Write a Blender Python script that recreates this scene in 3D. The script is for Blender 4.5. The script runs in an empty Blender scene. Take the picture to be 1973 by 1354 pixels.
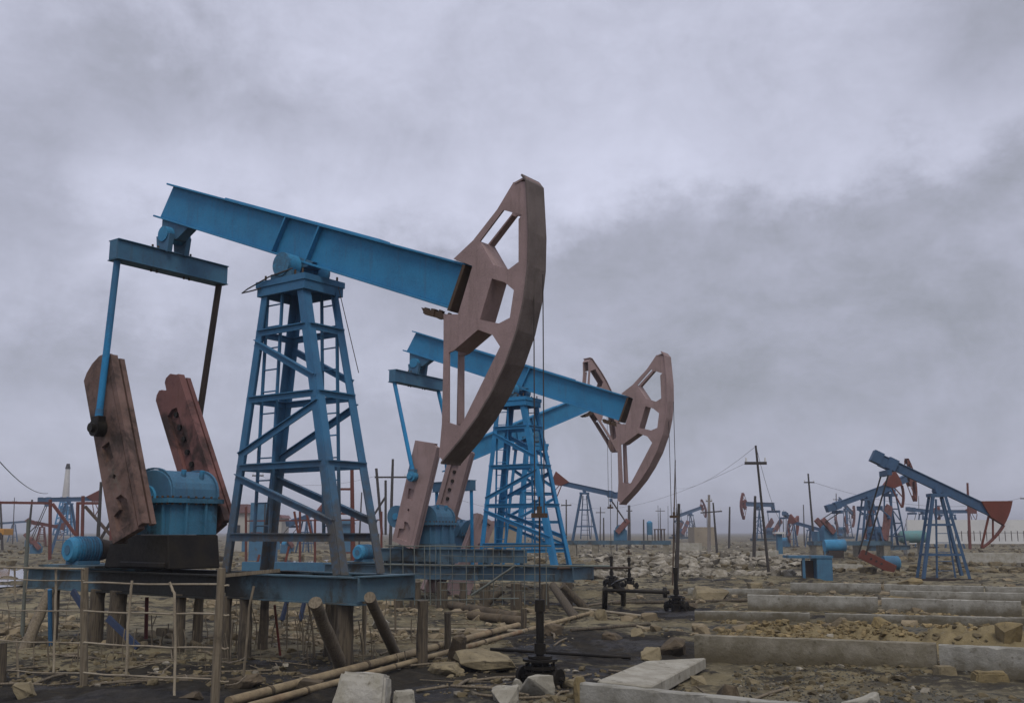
import bpy, bmesh, math, random
import numpy as np
from mathutils import Vector, Matrix, Quaternion
R = math.radians
SC = bpy.context.scene
COL = SC.collection

# ------------------------------------------------------------------ camera
HCAM = 1.7
FPX, CX, CY, HOR = 1950.0, 986.5, 677.0, 1025.0
PITCH = math.atan((HOR - CY) / FPX)
cam_d = bpy.data.cameras.new('camera'); cam = bpy.data.objects.new('camera', cam_d); COL.objects.link(cam)
cam.location = (0, 0, HCAM); cam.rotation_euler = (R(90) + PITCH, 0, 0)
cam_d.sensor_width = 36; cam_d.lens = 36 * FPX / 1973.0
cam_d.clip_start = 0.1; cam_d.clip_end = 9000
SC.camera = cam

# ------------------------------------------------------------------ light
SC.view_settings.view_transform = 'Standard'; SC.view_settings.look = 'None'
SC.view_settings.gamma = 1; SC.view_settings.exposure = 0.0
SUN_EL, SUN_AZ = R(56), R(168)          # azimuth from +Y, clockwise
sd = bpy.data.lights.new('sun', 'SUN'); so = bpy.data.objects.new('sun', sd); COL.objects.link(so)
sd.energy = 1.45; sd.angle = R(25); sd.color = (1.0, 0.94, 0.84)
sdir = Vector((math.sin(SUN_AZ) * math.cos(SUN_EL), math.cos(SUN_AZ) * math.cos(SUN_EL), math.sin(SUN_EL)))
so.rotation_euler = sdir.to_track_quat('Z', 'Y').to_euler()


class NT:
    """tiny node helper"""
    def __init__(s, tree): s.t = tree; s.n = tree.nodes; s.l = tree.links
    def put(s, inp, v):
        if isinstance(v, bpy.types.NodeSocket): s.l.new(v, inp)
        elif v is not None: inp.default_value = v
    def node(s, typ, **kw):
        n = s.n.new(typ)
        for k, v in kw.items(): setattr(n, k, v)
        return n
    def m(s, op, a, b=None, c=None, clamp=False):
        n = s.node('ShaderNodeMath', operation=op, use_clamp=clamp)
        for i, v in enumerate((a, b, c)):
            if v is not None: s.put(n.inputs[i], v)
        return n.outputs[0]
    def noise(s, vec, scale, detail=4, rough=0.55, dist=0.0, w=None):
        n = s.node('ShaderNodeTexNoise')
        if w is not None: n.noise_dimensions = '4D'; n.inputs['W'].default_value = w
        s.put(n.inputs['Vector'], vec); n.inputs['Scale'].default_value = scale
        n.inputs['Detail'].default_value = detail; n.inputs['Roughness'].default_value = rough
        n.inputs['Distortion'].default_value = dist
        return n.outputs['Fac']
    def ramp(s, f, a, b, lo=0.0, hi=1.0):
        n = s.node('ShaderNodeMapRange', interpolation_type='SMOOTHSTEP')
        s.put(n.inputs['Value'], f)
        for k, v in (('From Min', a), ('From Max', b), ('To Min', lo), ('To Max', hi)): s.put(n.inputs[k], v)
        return n.outputs['Result']
    def mix(s, f, a, b, blend='MIX'):
        n = s.node('ShaderNodeMix', data_type='RGBA', blend_type=blend)
        s.put(n.inputs[0], f)
        for i, v in ((6, a), (7, b)):
            if isinstance(v, tuple) and len(v) == 3: v = (*v, 1)
            s.put(n.inputs[i], v)
        return n.outputs[2]
    def mapv(s, vec, scale):
        n = s.node('ShaderNodeMapping'); s.put(n.inputs[0], vec); n.inputs['Scale'].default_value = scale
        return n.outputs[0]


def build_world():
    w = bpy.data.worlds.new('World'); SC.world = w; w.use_nodes = True
    t = NT(w.node_tree); t.n.clear()
    out = t.node('ShaderNodeOutputWorld'); bg = t.node('ShaderNodeBackground')
    sky = t.node('ShaderNodeTexSky', sky_type='NISHITA', sun_disc=False)
    sky.sun_elevation = SUN_EL; sky.sun_rotation = SUN_AZ
    tc = t.node('ShaderNodeTexCoord'); v = tc.outputs['Generated']
    sep = t.node('ShaderNodeSeparateXYZ'); t.l.new(v, sep.inputs[0])
    x, y, z = sep.outputs
    D = 57.2958
    el = t.m('MULTIPLY', t.m('ARCSINE', z), D)
    az = t.m('MULTIPLY', t.m('ARCTAN2', x, y), D)
    # stretched cloud coordinates (clouds flatten towards the horizon)
    zz = t.m('ADD', t.m('MAXIMUM', z, 0.0), 0.16)
    cv = t.node('ShaderNodeCombineXYZ')
    t.l.new(t.m('DIVIDE', x, zz), cv.inputs[0]); t.l.new(t.m('DIVIDE', y, zz), cv.inputs[1])
    pv = cv.outputs[0]
    n1 = t.noise(pv, 1.1, 9, 0.60, 0.5, w=2.1)
    n2 = t.noise(pv, 3.4, 8, 0.62, 0.3, w=7.7)
    n3 = t.noise(v, 5.0, 9, 0.6, 0.4, w=1.3)
    n4 = t.noise(v, 7.5, 10, 0.62, 0.6, w=4.0)
    n5 = t.noise(t.mapv(v, (1, 1, 1.8)), 13.0, 12, 0.68, 0.2, w=2.2)
    c = lambda n, k: t.m('MULTIPLY', t.m('SUBTRACT', n, 0.5), k)
    elw = t.m('ADD', t.m('ADD', el, c(n3, 12.0)), t.m('ADD', c(n5, 5.0), c(n2, 4.0)))
    azw = t.m('ADD', t.m('ADD', az, c(n3, 16.0)), c(n4, 10.0))
    def blob(a, e, ra, re, k):
        da = t.m('DIVIDE', t.m('SUBTRACT', azw, a), ra); de = t.m('DIVIDE', t.m('SUBTRACT', elw, e), re)
        r2 = t.m('ADD', t.m('MULTIPLY', da, da), t.m('MULTIPLY', de, de))
        return t.m('MULTIPLY', t.m('EXPONENT', t.m('MULTIPLY', r2, -1.0)), k)
    # cloud shelf: its top edge climbs to the right
    edge = t.m('ADD', t.m('MULTIPLY', az, 0.10), 17.6)
    d = t.m('SUBTRACT', edge, elw)
    shelf = t.m('MULTIPLY', t.ramp(d, -0.8, 2.6), t.ramp(azw, -20.0, 3.0, 0.25, 1.0))
    shelf = t.m('MULTIPLY', shelf, t.ramp(el, 1.0, 8.0, 0.55, 1.0))
    dark = t.m('MULTIPLY', shelf, 0.26)
    for a in ((22, 10, 13, 6, 0.12), (27.5, 26, 4.5, 4, 0.32), (-20, 24.5, 7, 3.6, 0.28), (-27, 18, 5, 5.5, 0.26),
              (-11, 22, 5, 2.5, 0.10), (-6, 15.5, 8, 2.6, 0.16), (-22, 9, 10, 3, 0.22), (4, 7, 12, 3, 0.10), (-13, 12, 5, 4, 0.08)):
        dark = t.m('ADD', dark, blob(*a))
    bright = blob(6, 20.5, 14, 2.2, 0.08)
    for a in ((-19, 19, 6, 2.5, 0.10), (-5, 11, 9, 2.5, 0.07), (-20, 13, 7, 3, 0.06), (-9, 19, 6, 2, 0.05)):
        bright = t.m('ADD', bright, blob(*a))
    tex = t.m('ADD', t.m('ADD', c(n3, 0.24), c(n4, 0.38)), t.m('ADD', c(n1, 0.05), c(n5, 0.30)))
    lum = t.m('ADD', t.m('SUBTRACT', t.m('ADD', 0.59, bright), t.m('MULTIPLY', dark, 0.50)), t.m('MULTIPLY', tex, 0.85))
    lum = t.m('MULTIPLY', lum, t.ramp(el, 0.0, 6.0, 0.98, 1.0))
    lum = t.m('MAXIMUM', lum, 0.16)
    # greyer-blue where the cloud is thick, lavender where it is thin
    tint = t.mix(t.ramp(lum, 0.27, 0.50), (0.925, 0.968, 1.11), (0.935, 0.965, 1.18))
    col = t.mix(1.0, tint, lum, 'MULTIPLY')
    skc = t.mix(1.0, sky.outputs[0], (0.09, 0.09, 0.09), 'MULTIPLY')
    col = t.mix(0.06, col, skc)
    # ground half of the world dim brown so it never lights from below
    col = t.mix(t.ramp(el, -3.0, -0.5), (0.10, 0.09, 0.07), col)
    t.l.new(col, bg.inputs['Color']); bg.inputs['Strength'].default_value = 1.0
    t.l.new(bg.outputs[0], out.inputs[0])
build_world()

# ------------------------------------------------------------------ pixel <-> world
cP, sP = math.cos(PITCH), math.sin(PITCH)
def ray(u, v):
    a = (u - CX) / FPX; b = -(v - CY) / FPX
    return np.array([a, cP - b * sP, sP + b * cP])

# ------------------------------------------------------------------ terrain height
def _hash(ix, iy, s):
    h = (ix * 374761393 + iy * 668265263 + s * 974634777) & 0xffffffff
    h = ((h ^ (h >> 13)) * 1274126177) & 0xffffffff
    return ((h ^ (h >> 16)) & 0xffff) / 65535.0
def vnoise(x, y, s=0):
    x = np.asarray(x, float); y = np.asarray(y, float)
    ix = np.floor(x).astype(np.int64); iy = np.floor(y).astype(np.int64)
    fx = x - ix; fy = y - iy; fx = fx * fx * (3 - 2 * fx); fy = fy * fy * (3 - 2 * fy)
    a = _hash(ix, iy, s); b = _hash(ix + 1, iy, s); c = _hash(ix, iy + 1, s); d = _hash(ix + 1, iy + 1, s)
    return (a + (b - a) * fx) + ((c + (d - c) * fx) - (a + (b - a) * fx)) * fy - 0.5
def fbm(x, y, s, o=4, g=0.5):
    t = 0; a = 1.0
    for i in range(o):
        t = t + a * vnoise(x, y, s + i * 17); x = x * 2.03 + 5.1; y = y * 1.97 + 3.3; a *= g
    return t
def sst(x, a, b):
    t = np.clip((x - a) / (b - a), 0, 1); return t * t * (3 - 2 * t)
def gauss(x, y, cx, cy, rx, ry): return np.exp(-((x - cx) / rx) ** 2 - ((y - cy) / ry) ** 2)
GZ = -0.25
def height(x, y):
    x = np.asarray(x, float); y = np.asarray(y, float)
    d = np.hypot(x, y)
    amp = 0.11 + 0.26 * sst(d, 26, 60) * (1 - 0.6 * sst(d, 150, 300))
    h = GZ + amp * fbm(x * 0.35, y * 0.35, 3, 4) + 0.05 * fbm(x * 2.2, y * 2.2, 9, 4, 0.55) + 0.022 * fbm(x * 9, y * 9, 21, 3, 0.6) * (d < 60)
    h = h + 0.30 * np.maximum(fbm(x * 0.11, y * 0.16, 31, 3), -0.05) * sst(d, 35, 60) * (1 - sst(d, 300, 500))
    h = h + 0.10 * gauss(x, y, -4.2, 12.6, 2.6, 1.6) + 0.05 * gauss(x, y, 1.5, 14.2, 1.3, 1.0)
    rid = sst(x, 3.6, 5.0) * np.exp(-((y - 18.9 + 0.25 * (x - 5)) / 1.0) ** 2)        # dug-out soil beside the kerb
    h = h + rid * (0.24 + 0.34 * fbm(x * 1.6, y * 1.6, 55, 4, 0.65))
    h = h + 0.5 * gauss(x, y, 10.5, 55, 5.5, 6) + 0.25 * gauss(x, y, 3, 52, 7, 5)       # banked rubble
    pond = 1.2 * gauss(x, y, -27.5, 45.0, 7.0, 12) + gauss(x, y, -14, 73, 5.0, 8)
    h = h - 0.55 * np.minimum(pond, 0.8)
    h = np.where(d > 500, GZ + 0.3 * (h - GZ), h)
    return h
def G(u, v, dz=0.0):
    """where the picture ray of a point on the ground meets the terrain"""
    r = ray(u, v); k = (GZ - HCAM) / r[2] if r[2] < -0.002 else 400
    for _ in range(12):
        p = np.array([0, 0, HCAM]) + k * r
        k += (float(height(p[0], p[1])) + dz - p[2]) / r[2] * 0.7
    p = np.array([0, 0, HCAM]) + k * r
    return Vector((p[0], p[1], float(height(p[0], p[1])) + dz))
def AT(u, v, depth):
    """point seen at u,v at a given distance ahead"""
    r = ray(u, v); k = depth / r[1]; return Vector((r[0] * k, depth, HCAM + r[2] * k))
def gz(x, y): return float(height(x, y))

# ------------------------------------------------------------------ materials
def mat(name, fn):
    m = bpy.data.materials.new(name); m.use_nodes = True
    t = NT(m.node_tree); b = t.n['Principled BSDF']; tc = t.node('ShaderNodeTexCoord')
    fn(t, b, tc.outputs['Object'], t.node('ShaderNodeNewGeometry').outputs['Position']); return m
def bump(t, b, h, dist=0.02, s=0.6):
    n = t.node('ShaderNodeBump'); n.inputs['Distance'].default_value = dist; n.inputs['Strength'].default_value = s
    t.put(n.inputs['Height'], h); t.l.new(n.outputs[0], b.inputs['Normal'])

def paint(name, base, dark, rust=(0.075, 0.04, 0.022), rustamt=0.5, dirt=0.0, rough=0.62, streak=1.0, lowdirt=None, dirtcol=(0.022, 0.019, 0.015), oilx=None):
    def f(t, b, o, p):
        n = t.noise(o, 2.3, 6, 0.6); n2 = t.noise(o, 17, 6, 0.7); n3 = t.noise(t.mapv(o, (9, 9, 0.9)), 1.6, 5, 0.6)
        c = t.mix(t.ramp(n, 0.35, 0.68), base, dark)
        c = t.mix(t.m('MULTIPLY', t.ramp(n3, 0.52, 0.72), 0.45 * streak), c, (0.075, 0.06, 0.042))
        gr = t.noise(o, 90, 3, 0.8)
        c = t.mix(t.ramp(gr, 0.3, 0.7, 0.0, 0.34), c, tuple(min(1, k * 1.9 + 0.01) for k in base))
        pol = t.node('ShaderNodeNewGeometry').outputs['Pointiness']
        e = t.ramp(t.m('ADD', pol, t.m('MULTIPLY', t.m('SUBTRACT', n2, 0.5), 0.12)), 0.53, 0.57)
        rm = t.m('MAXIMUM', t.ramp(n2, 0.66 - 0.1 * rustamt, 0.74 - 0.1 * rustamt), t.m('MULTIPLY', e, rustamt))
        c = t.mix(t.m('MULTIPLY', rm, min(1, 0.55 + rustamt * 0.4)), c, rust)
        r = t.ramp(n2, 0.3, 0.8, rough - 0.12, rough + 0.2)
        if lowdirt:
            z = t.node('ShaderNodeSeparateXYZ'); t.l.new(o, z.inputs[0])
            a, bb, k = lowdirt
            h = t.m('ADD', z.outputs[2], t.m('MULTIPLY', t.m('SUBTRACT', t.noise(o, 1.7, 5, 0.65), 0.5), 2.4))
            lm = t.m('MULTIPLY', t.ramp(h, a, bb, 1.0, 0.0), k)
            lm = t.m('MULTIPLY', lm, t.ramp(t.noise(o, 8, 4, 0.6), 0.3, 0.55, 0.55, 1.0))
            c = t.mix(lm, c, (0.095, 0.072, 0.042))
        if dirt:
            c = t.mix(t.m('MULTIPLY', t.ramp(t.noise(o, 1.1, 6, 0.7, 0.5, w=3.0), 0.62 - dirt * 0.3, 0.75 - dirt * 0.2), 0.85), c, dirtcol)
        if oilx:
            z = t.node('ShaderNodeSeparateXYZ'); t.l.new(o, z.inputs[0])
            xx = t.m('ADD', z.outputs[0], t.m('MULTIPLY', t.m('SUBTRACT', t.noise(o, 1.3, 6, 0.7, w=5.0), 0.5), 2.6))
            om = t.m('MULTIPLY', t.ramp(xx, oilx[0] - .5, oilx[0] + .2), t.ramp(xx, oilx[1] - .3, oilx[1] + .6, 1.0, 0.0))
            c = t.mix(t.m('MULTIPLY', om, 0.94), c, (0.016, 0.013, 0.009))
        chip = t.noise(o, 38, 4, 0.6, w=6.0)
        c = t.mix(t.m('MULTIPLY', t.ramp(chip, 0.66, 0.70), t.m('MULTIPLY', t.ramp(n, 0.42, 0.60), 0.8)), c, rust)
        t.l.new(c, b.inputs['Base Color']); t.l.new(r, b.inputs['Roughness'])
        b.inputs['Specular IOR Level'].default_value = 0.15
        bump(t, b, t.m('ADD', n2, t.m('MULTIPLY', gr, 0.3)), 0.006, 0.5)
    return mat(name, f)
BLUE = (0.030, 0.150, 0.300); BLUED = (0.022, 0.110, 0.235)
M = {}
M['beam'] = paint('blue_beam_paint', (0.022, 0.235, 0.45), (0.016, 0.175, 0.35), rustamt=0.35, streak=0.55)
M['blue'] = paint('blue_machine_paint', (0.045, 0.215, 0.36), (0.03, 0.15, 0.28), rustamt=0.55, streak=0.6, dirt=0.12, dirtcol=(0.09, 0.08, 0.055))
M['tower'] = paint('blue_tower_paint', (0.026, 0.20, 0.40), (0.018, 0.145, 0.31), rustamt=0.5, streak=0.35, rust=(0.085, 0.058, 0.032), lowdirt=(1.2, 3.4, 0.85))
M['tower_clean'] = paint('blue_tower_paint_clean', (0.020, 0.21, 0.43), (0.014, 0.155, 0.33), rustamt=0.25, streak=0.3, lowdirt=(0.2, 1.6, 0.5))
M['base'] = paint('blue_base_paint', (0.030, 0.25, 0.43), (0.026, 0.185, 0.33), rustamt=0.8, dirt=0.55, streak=0.5, dirtcol=(0.048, 0.040, 0.026), rust=(0.085, 0.06, 0.035))
M['farblue'] = paint('weathered_far_blue', (0.035, 0.13, 0.26), (0.03, 0.10, 0.19), rustamt=0.5, streak=0.6)
M['farhead'] = paint('weathered_far_red', (0.20, 0.065, 0.05), (0.14, 0.05, 0.04), rustamt=0.5)
M['darkblue'] = paint('dark_blue_paint', (0.012, 0.055, 0.13), (0.01, 0.04, 0.09), rustamt=0.5)
M['mesh'] = paint('grey_green_mesh', (0.15, 0.18, 0.165), (0.10, 0.115, 0.10), rustamt=0.4)
M['base_near'] = paint('oil_blackened_blue_base', (0.040, 0.27, 0.43), (0.032, 0.20, 0.33), rustamt=0.8, dirt=0.5, streak=0.6, dirtcol=(0.055, 0.045, 0.028), rust=(0.085, 0.06, 0.035), oilx=(-4.6, -0.6))
M['gear'] = paint('oil_splashed_blue_paint', (0.032, 0.23, 0.38), (0.024, 0.165, 0.29), rustamt=0.5, dirt=0.55, streak=0.8)
M['oily'] = paint('oil_caked_steel', (0.007, 0.006, 0.005), (0.022, 0.017, 0.010), rustamt=0.1, rough=0.5, streak=0, rust=(0.02, 0.015, 0.01))
M['rust'] = paint('rusty_steel', (0.075, 0.052, 0.035), (0.05, 0.036, 0.026), rustamt=0.4)
M['darksteel'] = paint('dark_steel', (0.022, 0.021, 0.020), (0.035, 0.028, 0.022), rustamt=0.3)
M['head'] = paint('faded_rose_paint', (0.34, 0.245, 0.238), (0.25, 0.182, 0.174), rust=(0.10, 0.065, 0.05), rustamt=0.35, streak=0.75)
M['head_arc'] = paint('oil_darkened_rose_paint', (0.15, 0.122, 0.112), (0.085, 0.068, 0.060), rust=(0.05, 0.035, 0.03), rustamt=0.3, rough=.6)
M['crank'] = paint('grimy_red_crank_paint', (0.185, 0.142, 0.118), (0.075, 0.066, 0.046), rustamt=0.45, dirt=0.60, rust=(0.16, 0.05, 0.045), streak=1.2)
M['crank_far'] = paint('red_crank_paint', (0.175, 0.098, 0.088), (0.125, 0.075, 0.065), rustamt=0.4, rust=(0.20, 0.05, 0.045), streak=1.2, dirt=0.45)
M['red'] = paint('red_paint', (0.19, 0.042, 0.032), (0.13, 0.036, 0.028), rustamt=0.6)
M['redpipe'] = paint('dull_red_pipe_paint', (0.15, 0.034, 0.027), (0.10, 0.034, 0.028), rustamt=0.5)
M['white'] = paint('white_paint', (0.50, 0.49, 0.47), (0.40, 0.40, 0.40), rustamt=0.3)
M['yellow'] = paint('orange_yellow_paint', (0.52, 0.26, 0.04), (0.42, 0.20, 0.04), rustamt=0.3)
M['greentank'] = paint('faded_green_paint', (0.10, 0.23, 0.23), (0.13, 0.20, 0.20), rustamt=0.4)
M['wire'] = paint('weathered_wire', (0.30, 0.26, 0.19), (0.20, 0.17, 0.12), rustamt=0.3)
M['cable'] = paint('steel_cable', (0.05, 0.045, 0.045), (0.03, 0.03, 0.03), rustamt=0.2)

def wood(name, a, bcol):
    def f(t, b, o, p):
        g = t.noise(t.mapv(o, (22, 22, 1.2)), 2.0, 6, 0.65); n = t.noise(o, 3.0, 5, 0.6)
        c = t.mix(t.ramp(g, 0.35, 0.7), a, bcol)
        c = t.mix(t.ramp(n, 0.55, 0.75, 0, 0.7), c, tuple(k * 0.35 for k in bcol))
        t.l.new(c, b.inputs['Base Color']); b.inputs['Roughness'].default_value = 0.9
        bump(t, b, g, 0.01, 0.8)
    return mat(name, f)
M['wood'] = wood('weathered_wood', (0.19, 0.155, 0.105), (0.10, 0.078, 0.05))
M['pile'] = wood('oil_stained_pile_wood', (0.105, 0.082, 0.052), (0.035, 0.027, 0.019))
M['pole'] = wood('dark_pole_wood', (0.055, 0.047, 0.042), (0.03, 0.026, 0.023))
M['palepole'] = wood('pale_pole_wood', (0.28, 0.25, 0.22), (0.18, 0.16, 0.14))
def f(t, b, o, p):
    n = t.noise(o, 5, 6, 0.6); n2 = t.noise(o, 40, 4, 0.7)
    c = t.mix(t.ramp(n, 0.35, 0.65), (0.30, 0.235, 0.135), (0.20, 0.15, 0.085))
    c = t.mix(t.ramp(t.noise(o, 1.7, 5, 0.6, w=2.0), 0.55, 0.72, 0, 0.85), c, (0.20, 0.10, 0.045))
    c = t.mix(t.ramp(n2, 0.55, 0.75, 0, 0.6), c, (0.08, 0.06, 0.04))
    t.l.new(c, b.inputs['Base Color']); b.inputs['Roughness'].default_value = 0.85; bump(t, b, t.m('ADD', n, n2), 0.012, 0.7)
M['tanpipe'] = mat('tan_pipe_wrap', f)

def stone(name, a, bcol, dk, sc=1.0):
    def f(t, b, o, p):
        n = t.noise(p, 3.2 * sc, 7, 0.65); n2 = t.noise(p, 26 * sc, 6, 0.75); n3 = t.noise(p, 9 * sc, 6, 0.6, w=5.0)
        c = t.mix(t.ramp(n, 0.33, 0.66), a, bcol)
        c = t.mix(t.ramp(n3, 0.56, 0.70, 0, 0.75), c, dk)
        c = t.mix(t.ramp(n2, 0.60, 0.72, 0, 0.6), c, tuple(k * 0.5 for k in dk))
        isl = t.node('ShaderNodeNewGeometry').outputs['Random Per Island']
        c = t.mix(1.0, c, t.mix(isl, (0.55, 0.52, 0.48), (1.15, 1.12, 1.1)), 'MULTIPLY') if name.startswith('scatter') else c
        t.l.new(c, b.inputs['Base Color']); b.inputs['Roughness'].default_value = 0.92
        b.inputs['Specular IOR Level'].default_value = 0.25
        if 'concrete' in name and not name.startswith('pale'):
            z = t.node('ShaderNodeSeparateXYZ'); t.l.new(p, z.inputs[0])
            h = t.m('ADD', z.outputs[2], t.m('MULTIPLY', t.m('SUBTRACT', t.noise(p, 2.2, 7, 0.7, w=8.0), 0.5), 0.55))
            c = t.mix(t.ramp(h, -0.24, 0.02, 0.9, 0.0), c, (0.095, 0.078, 0.046)); t.l.new(c, b.inputs['Base Color'])
        bump(t, b, t.m('ADD', t.m('MULTIPLY', n2, 0.6), n3), 0.02, 0.9)
    return mat(name, f)
M['concrete'] = stone('old_concrete', (0.34, 0.33, 0.29), (0.23, 0.22, 0.185), (0.11, 0.098, 0.066))
M['concrete_dirty'] = stone('mud_stained_concrete', (0.27, 0.245, 0.19), (0.17, 0.15, 0.105), (0.085, 0.072, 0.046))
M['paleconcrete'] = stone('pale_concrete', (0.42, 0.40, 0.35), (0.30, 0.28, 0.22), (0.15, 0.13, 0.09))
M['rock_pale'] = stone('pale_limestone', (0.38, 0.36, 0.30), (0.27, 0.25, 0.20), (0.12, 0.11, 0.08))
M['rock_tan'] = stone('tan_stone', (0.26, 0.215, 0.13), (0.17, 0.14, 0.085), (0.08, 0.065, 0.042))
M['rock_brown'] = stone('muddy_stone', (0.13, 0.10, 0.065), (0.08, 0.063, 0.042), (0.035, 0.028, 0.02))
M['rock_ochre'] = stone('ochre_stone', (0.24, 0.185, 0.09), (0.16, 0.125, 0.065), (0.09, 0.07, 0.04))
M['scat_soil'] = stone('scatter_clods', (0.20, 0.165, 0.095), (0.10, 0.083, 0.05), (0.05, 0.04, 0.028))
M['scat_pale'] = stone('scatter_rubble', (0.36, 0.34, 0.285), (0.20, 0.18, 0.135), (0.085, 0.075, 0.052), 1.4)
M['scat_tan'] = stone('scatter_tan_rubble', (0.30, 0.25, 0.165), (0.20, 0.165, 0.105), (0.09, 0.075, 0.05), 0.6)
M['scat_ochre'] = stone('scatter_ochre_clods', (0.29, 0.225, 0.115), (0.18, 0.145, 0.075), (0.09, 0.07, 0.04))
M['scat_grey'] = stone('scatter_grey_gravel', (0.12, 0.12, 0.105), (0.07, 0.07, 0.062), (0.03, 0.03, 0.026), 2.0)
M['plaster'] = stone('pale_plaster', (0.42, 0.40, 0.36), (0.36, 0.34, 0.30), (0.25, 0.22, 0.18), 0.2)
M['tanwall'] = stone('tan_block_wall', (0.30, 0.25, 0.18), (0.25, 0.21, 0.15), (0.16, 0.13, 0.09), 0.2)
M['whitewall'] = stone('whitewashed_wall', (0.62, 0.62, 0.60), (0.55, 0.55, 0.54), (0.45, 0.44, 0.42), 0.1)
def f(t, b, o, p):
    t.l.new(t.mix(t.ramp(t.noise(p, 1.0, 3), .4, .6), (0.20, 0.10, 0.10), (0.16, 0.085, 0.085)), b.inputs['Base Color']); b.inputs['Roughness'].default_value = .8
M['roof'] = mat('dull_red_roofing', f)
def f(t, b, o, p):
    b.inputs['Base Color'].default_value = (0.02, 0.02, 0.02, 1); b.inputs['Roughness'].default_value = 0.3
M['darkglass'] = mat('dark_opening', f)
def f(t, b, o, p):
    b.inputs['Base Color'].default_value = (0.05, 0.055, 0.06, 1); b.inputs['Roughness'].default_value = 0.04
    b.inputs['IOR'].default_value = 1.6; b.inputs['Specular IOR Level'].default_value = 1.0
    bump(t, b, t.noise(p, 2.5, 3, 0.5), 0.01, 0.25)
M['water'] = mat('pond_water', f)
def f(t, b, o, p):
    at = t.node('ShaderNodeAttribute', attribute_name='soil'); s = t.node('ShaderNodeSeparateColor'); t.l.new(at.outputs['Color'], s.inputs[0])
    oil, ochre, grey = s.outputs
    n = t.noise(p, 0.55, 9, 0.62); n2 = t.noise(p, 4.5, 8, 0.7); n3 = t.noise(p, 32, 5, 0.75); n4 = t.noise(p, 1.6, 8, 0.65, 0.6, w=3.0)
    n5 = t.noise(p, 0.07, 6, 0.6, 0.2, w=9.0)
    c = t.mix(t.ramp(n, 0.36, 0.64), (0.175, 0.145, 0.080), (0.060, 0.049, 0.028))
    c = t.mix(t.ramp(n5, 0.42, 0.60, 0, 0.55), c, (0.27, 0.235, 0.15))
    c = t.mix(t.ramp(n4, 0.47, 0.57, 0, 0.94), c, (0.026, 0.022, 0.016))
    c = t.mix(t.ramp(n2, 0.52, 0.66, 0, 0.75), c, (0.27, 0.235, 0.145))
    c = t.mix(t.m('MULTIPLY', ochre, t.ramp(n2, 0.25, 0.6, 0.5, 0.95)), c, t.mix(n3, (0.19, 0.15, 0.075), (0.31, 0.245, 0.13)))
    c = t.mix(t.m('MULTIPLY', grey, t.ramp(n2, 0.3, 0.6, 0.5, 0.95)), c, t.mix(n3, (0.060, 0.062, 0.056), (0.13, 0.13, 0.115)))
    c = t.mix(t.m('MULTIPLY', t.ramp(n3, 0.55, 0.72), 0.55), c, (0.040, 0.034, 0.026))
    om = t.ramp(t.m('ADD', oil, t.m('MULTIPLY', t.m('SUBTRACT', n4, 0.5), 0.9)), 0.36, 0.60)
    c = t.mix(t.m('MULTIPLY', om, 0.93), c, t.mix(t.ramp(n2, 0.45, 0.7), (0.008, 0.0065, 0.005), (0.030, 0.023, 0.015)))
    wet = t.m('MAXIMUM', t.m('MULTIPLY', om, 0.8), t.ramp(n4, 0.56, 0.68))
    wet = t.m('MULTIPLY', wet, t.ramp(n, 0.42, 0.56))
    t.l.new(c, b.inputs['Base Color']); t.l.new(t.ramp(wet, 0.55, 1.0, 0.95, 0.25), b.inputs['Roughness'])
    b.inputs['Specular IOR Level'].default_value = 0.22
    bump(t, b, t.m('ADD', t.m('MULTIPLY', n3, 0.35), t.m('ADD', n2, t.m('MULTIPLY', n4, 0.6))), 0.05, 0.9)
M['ground'] = mat('muddy_ground', f)

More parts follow.
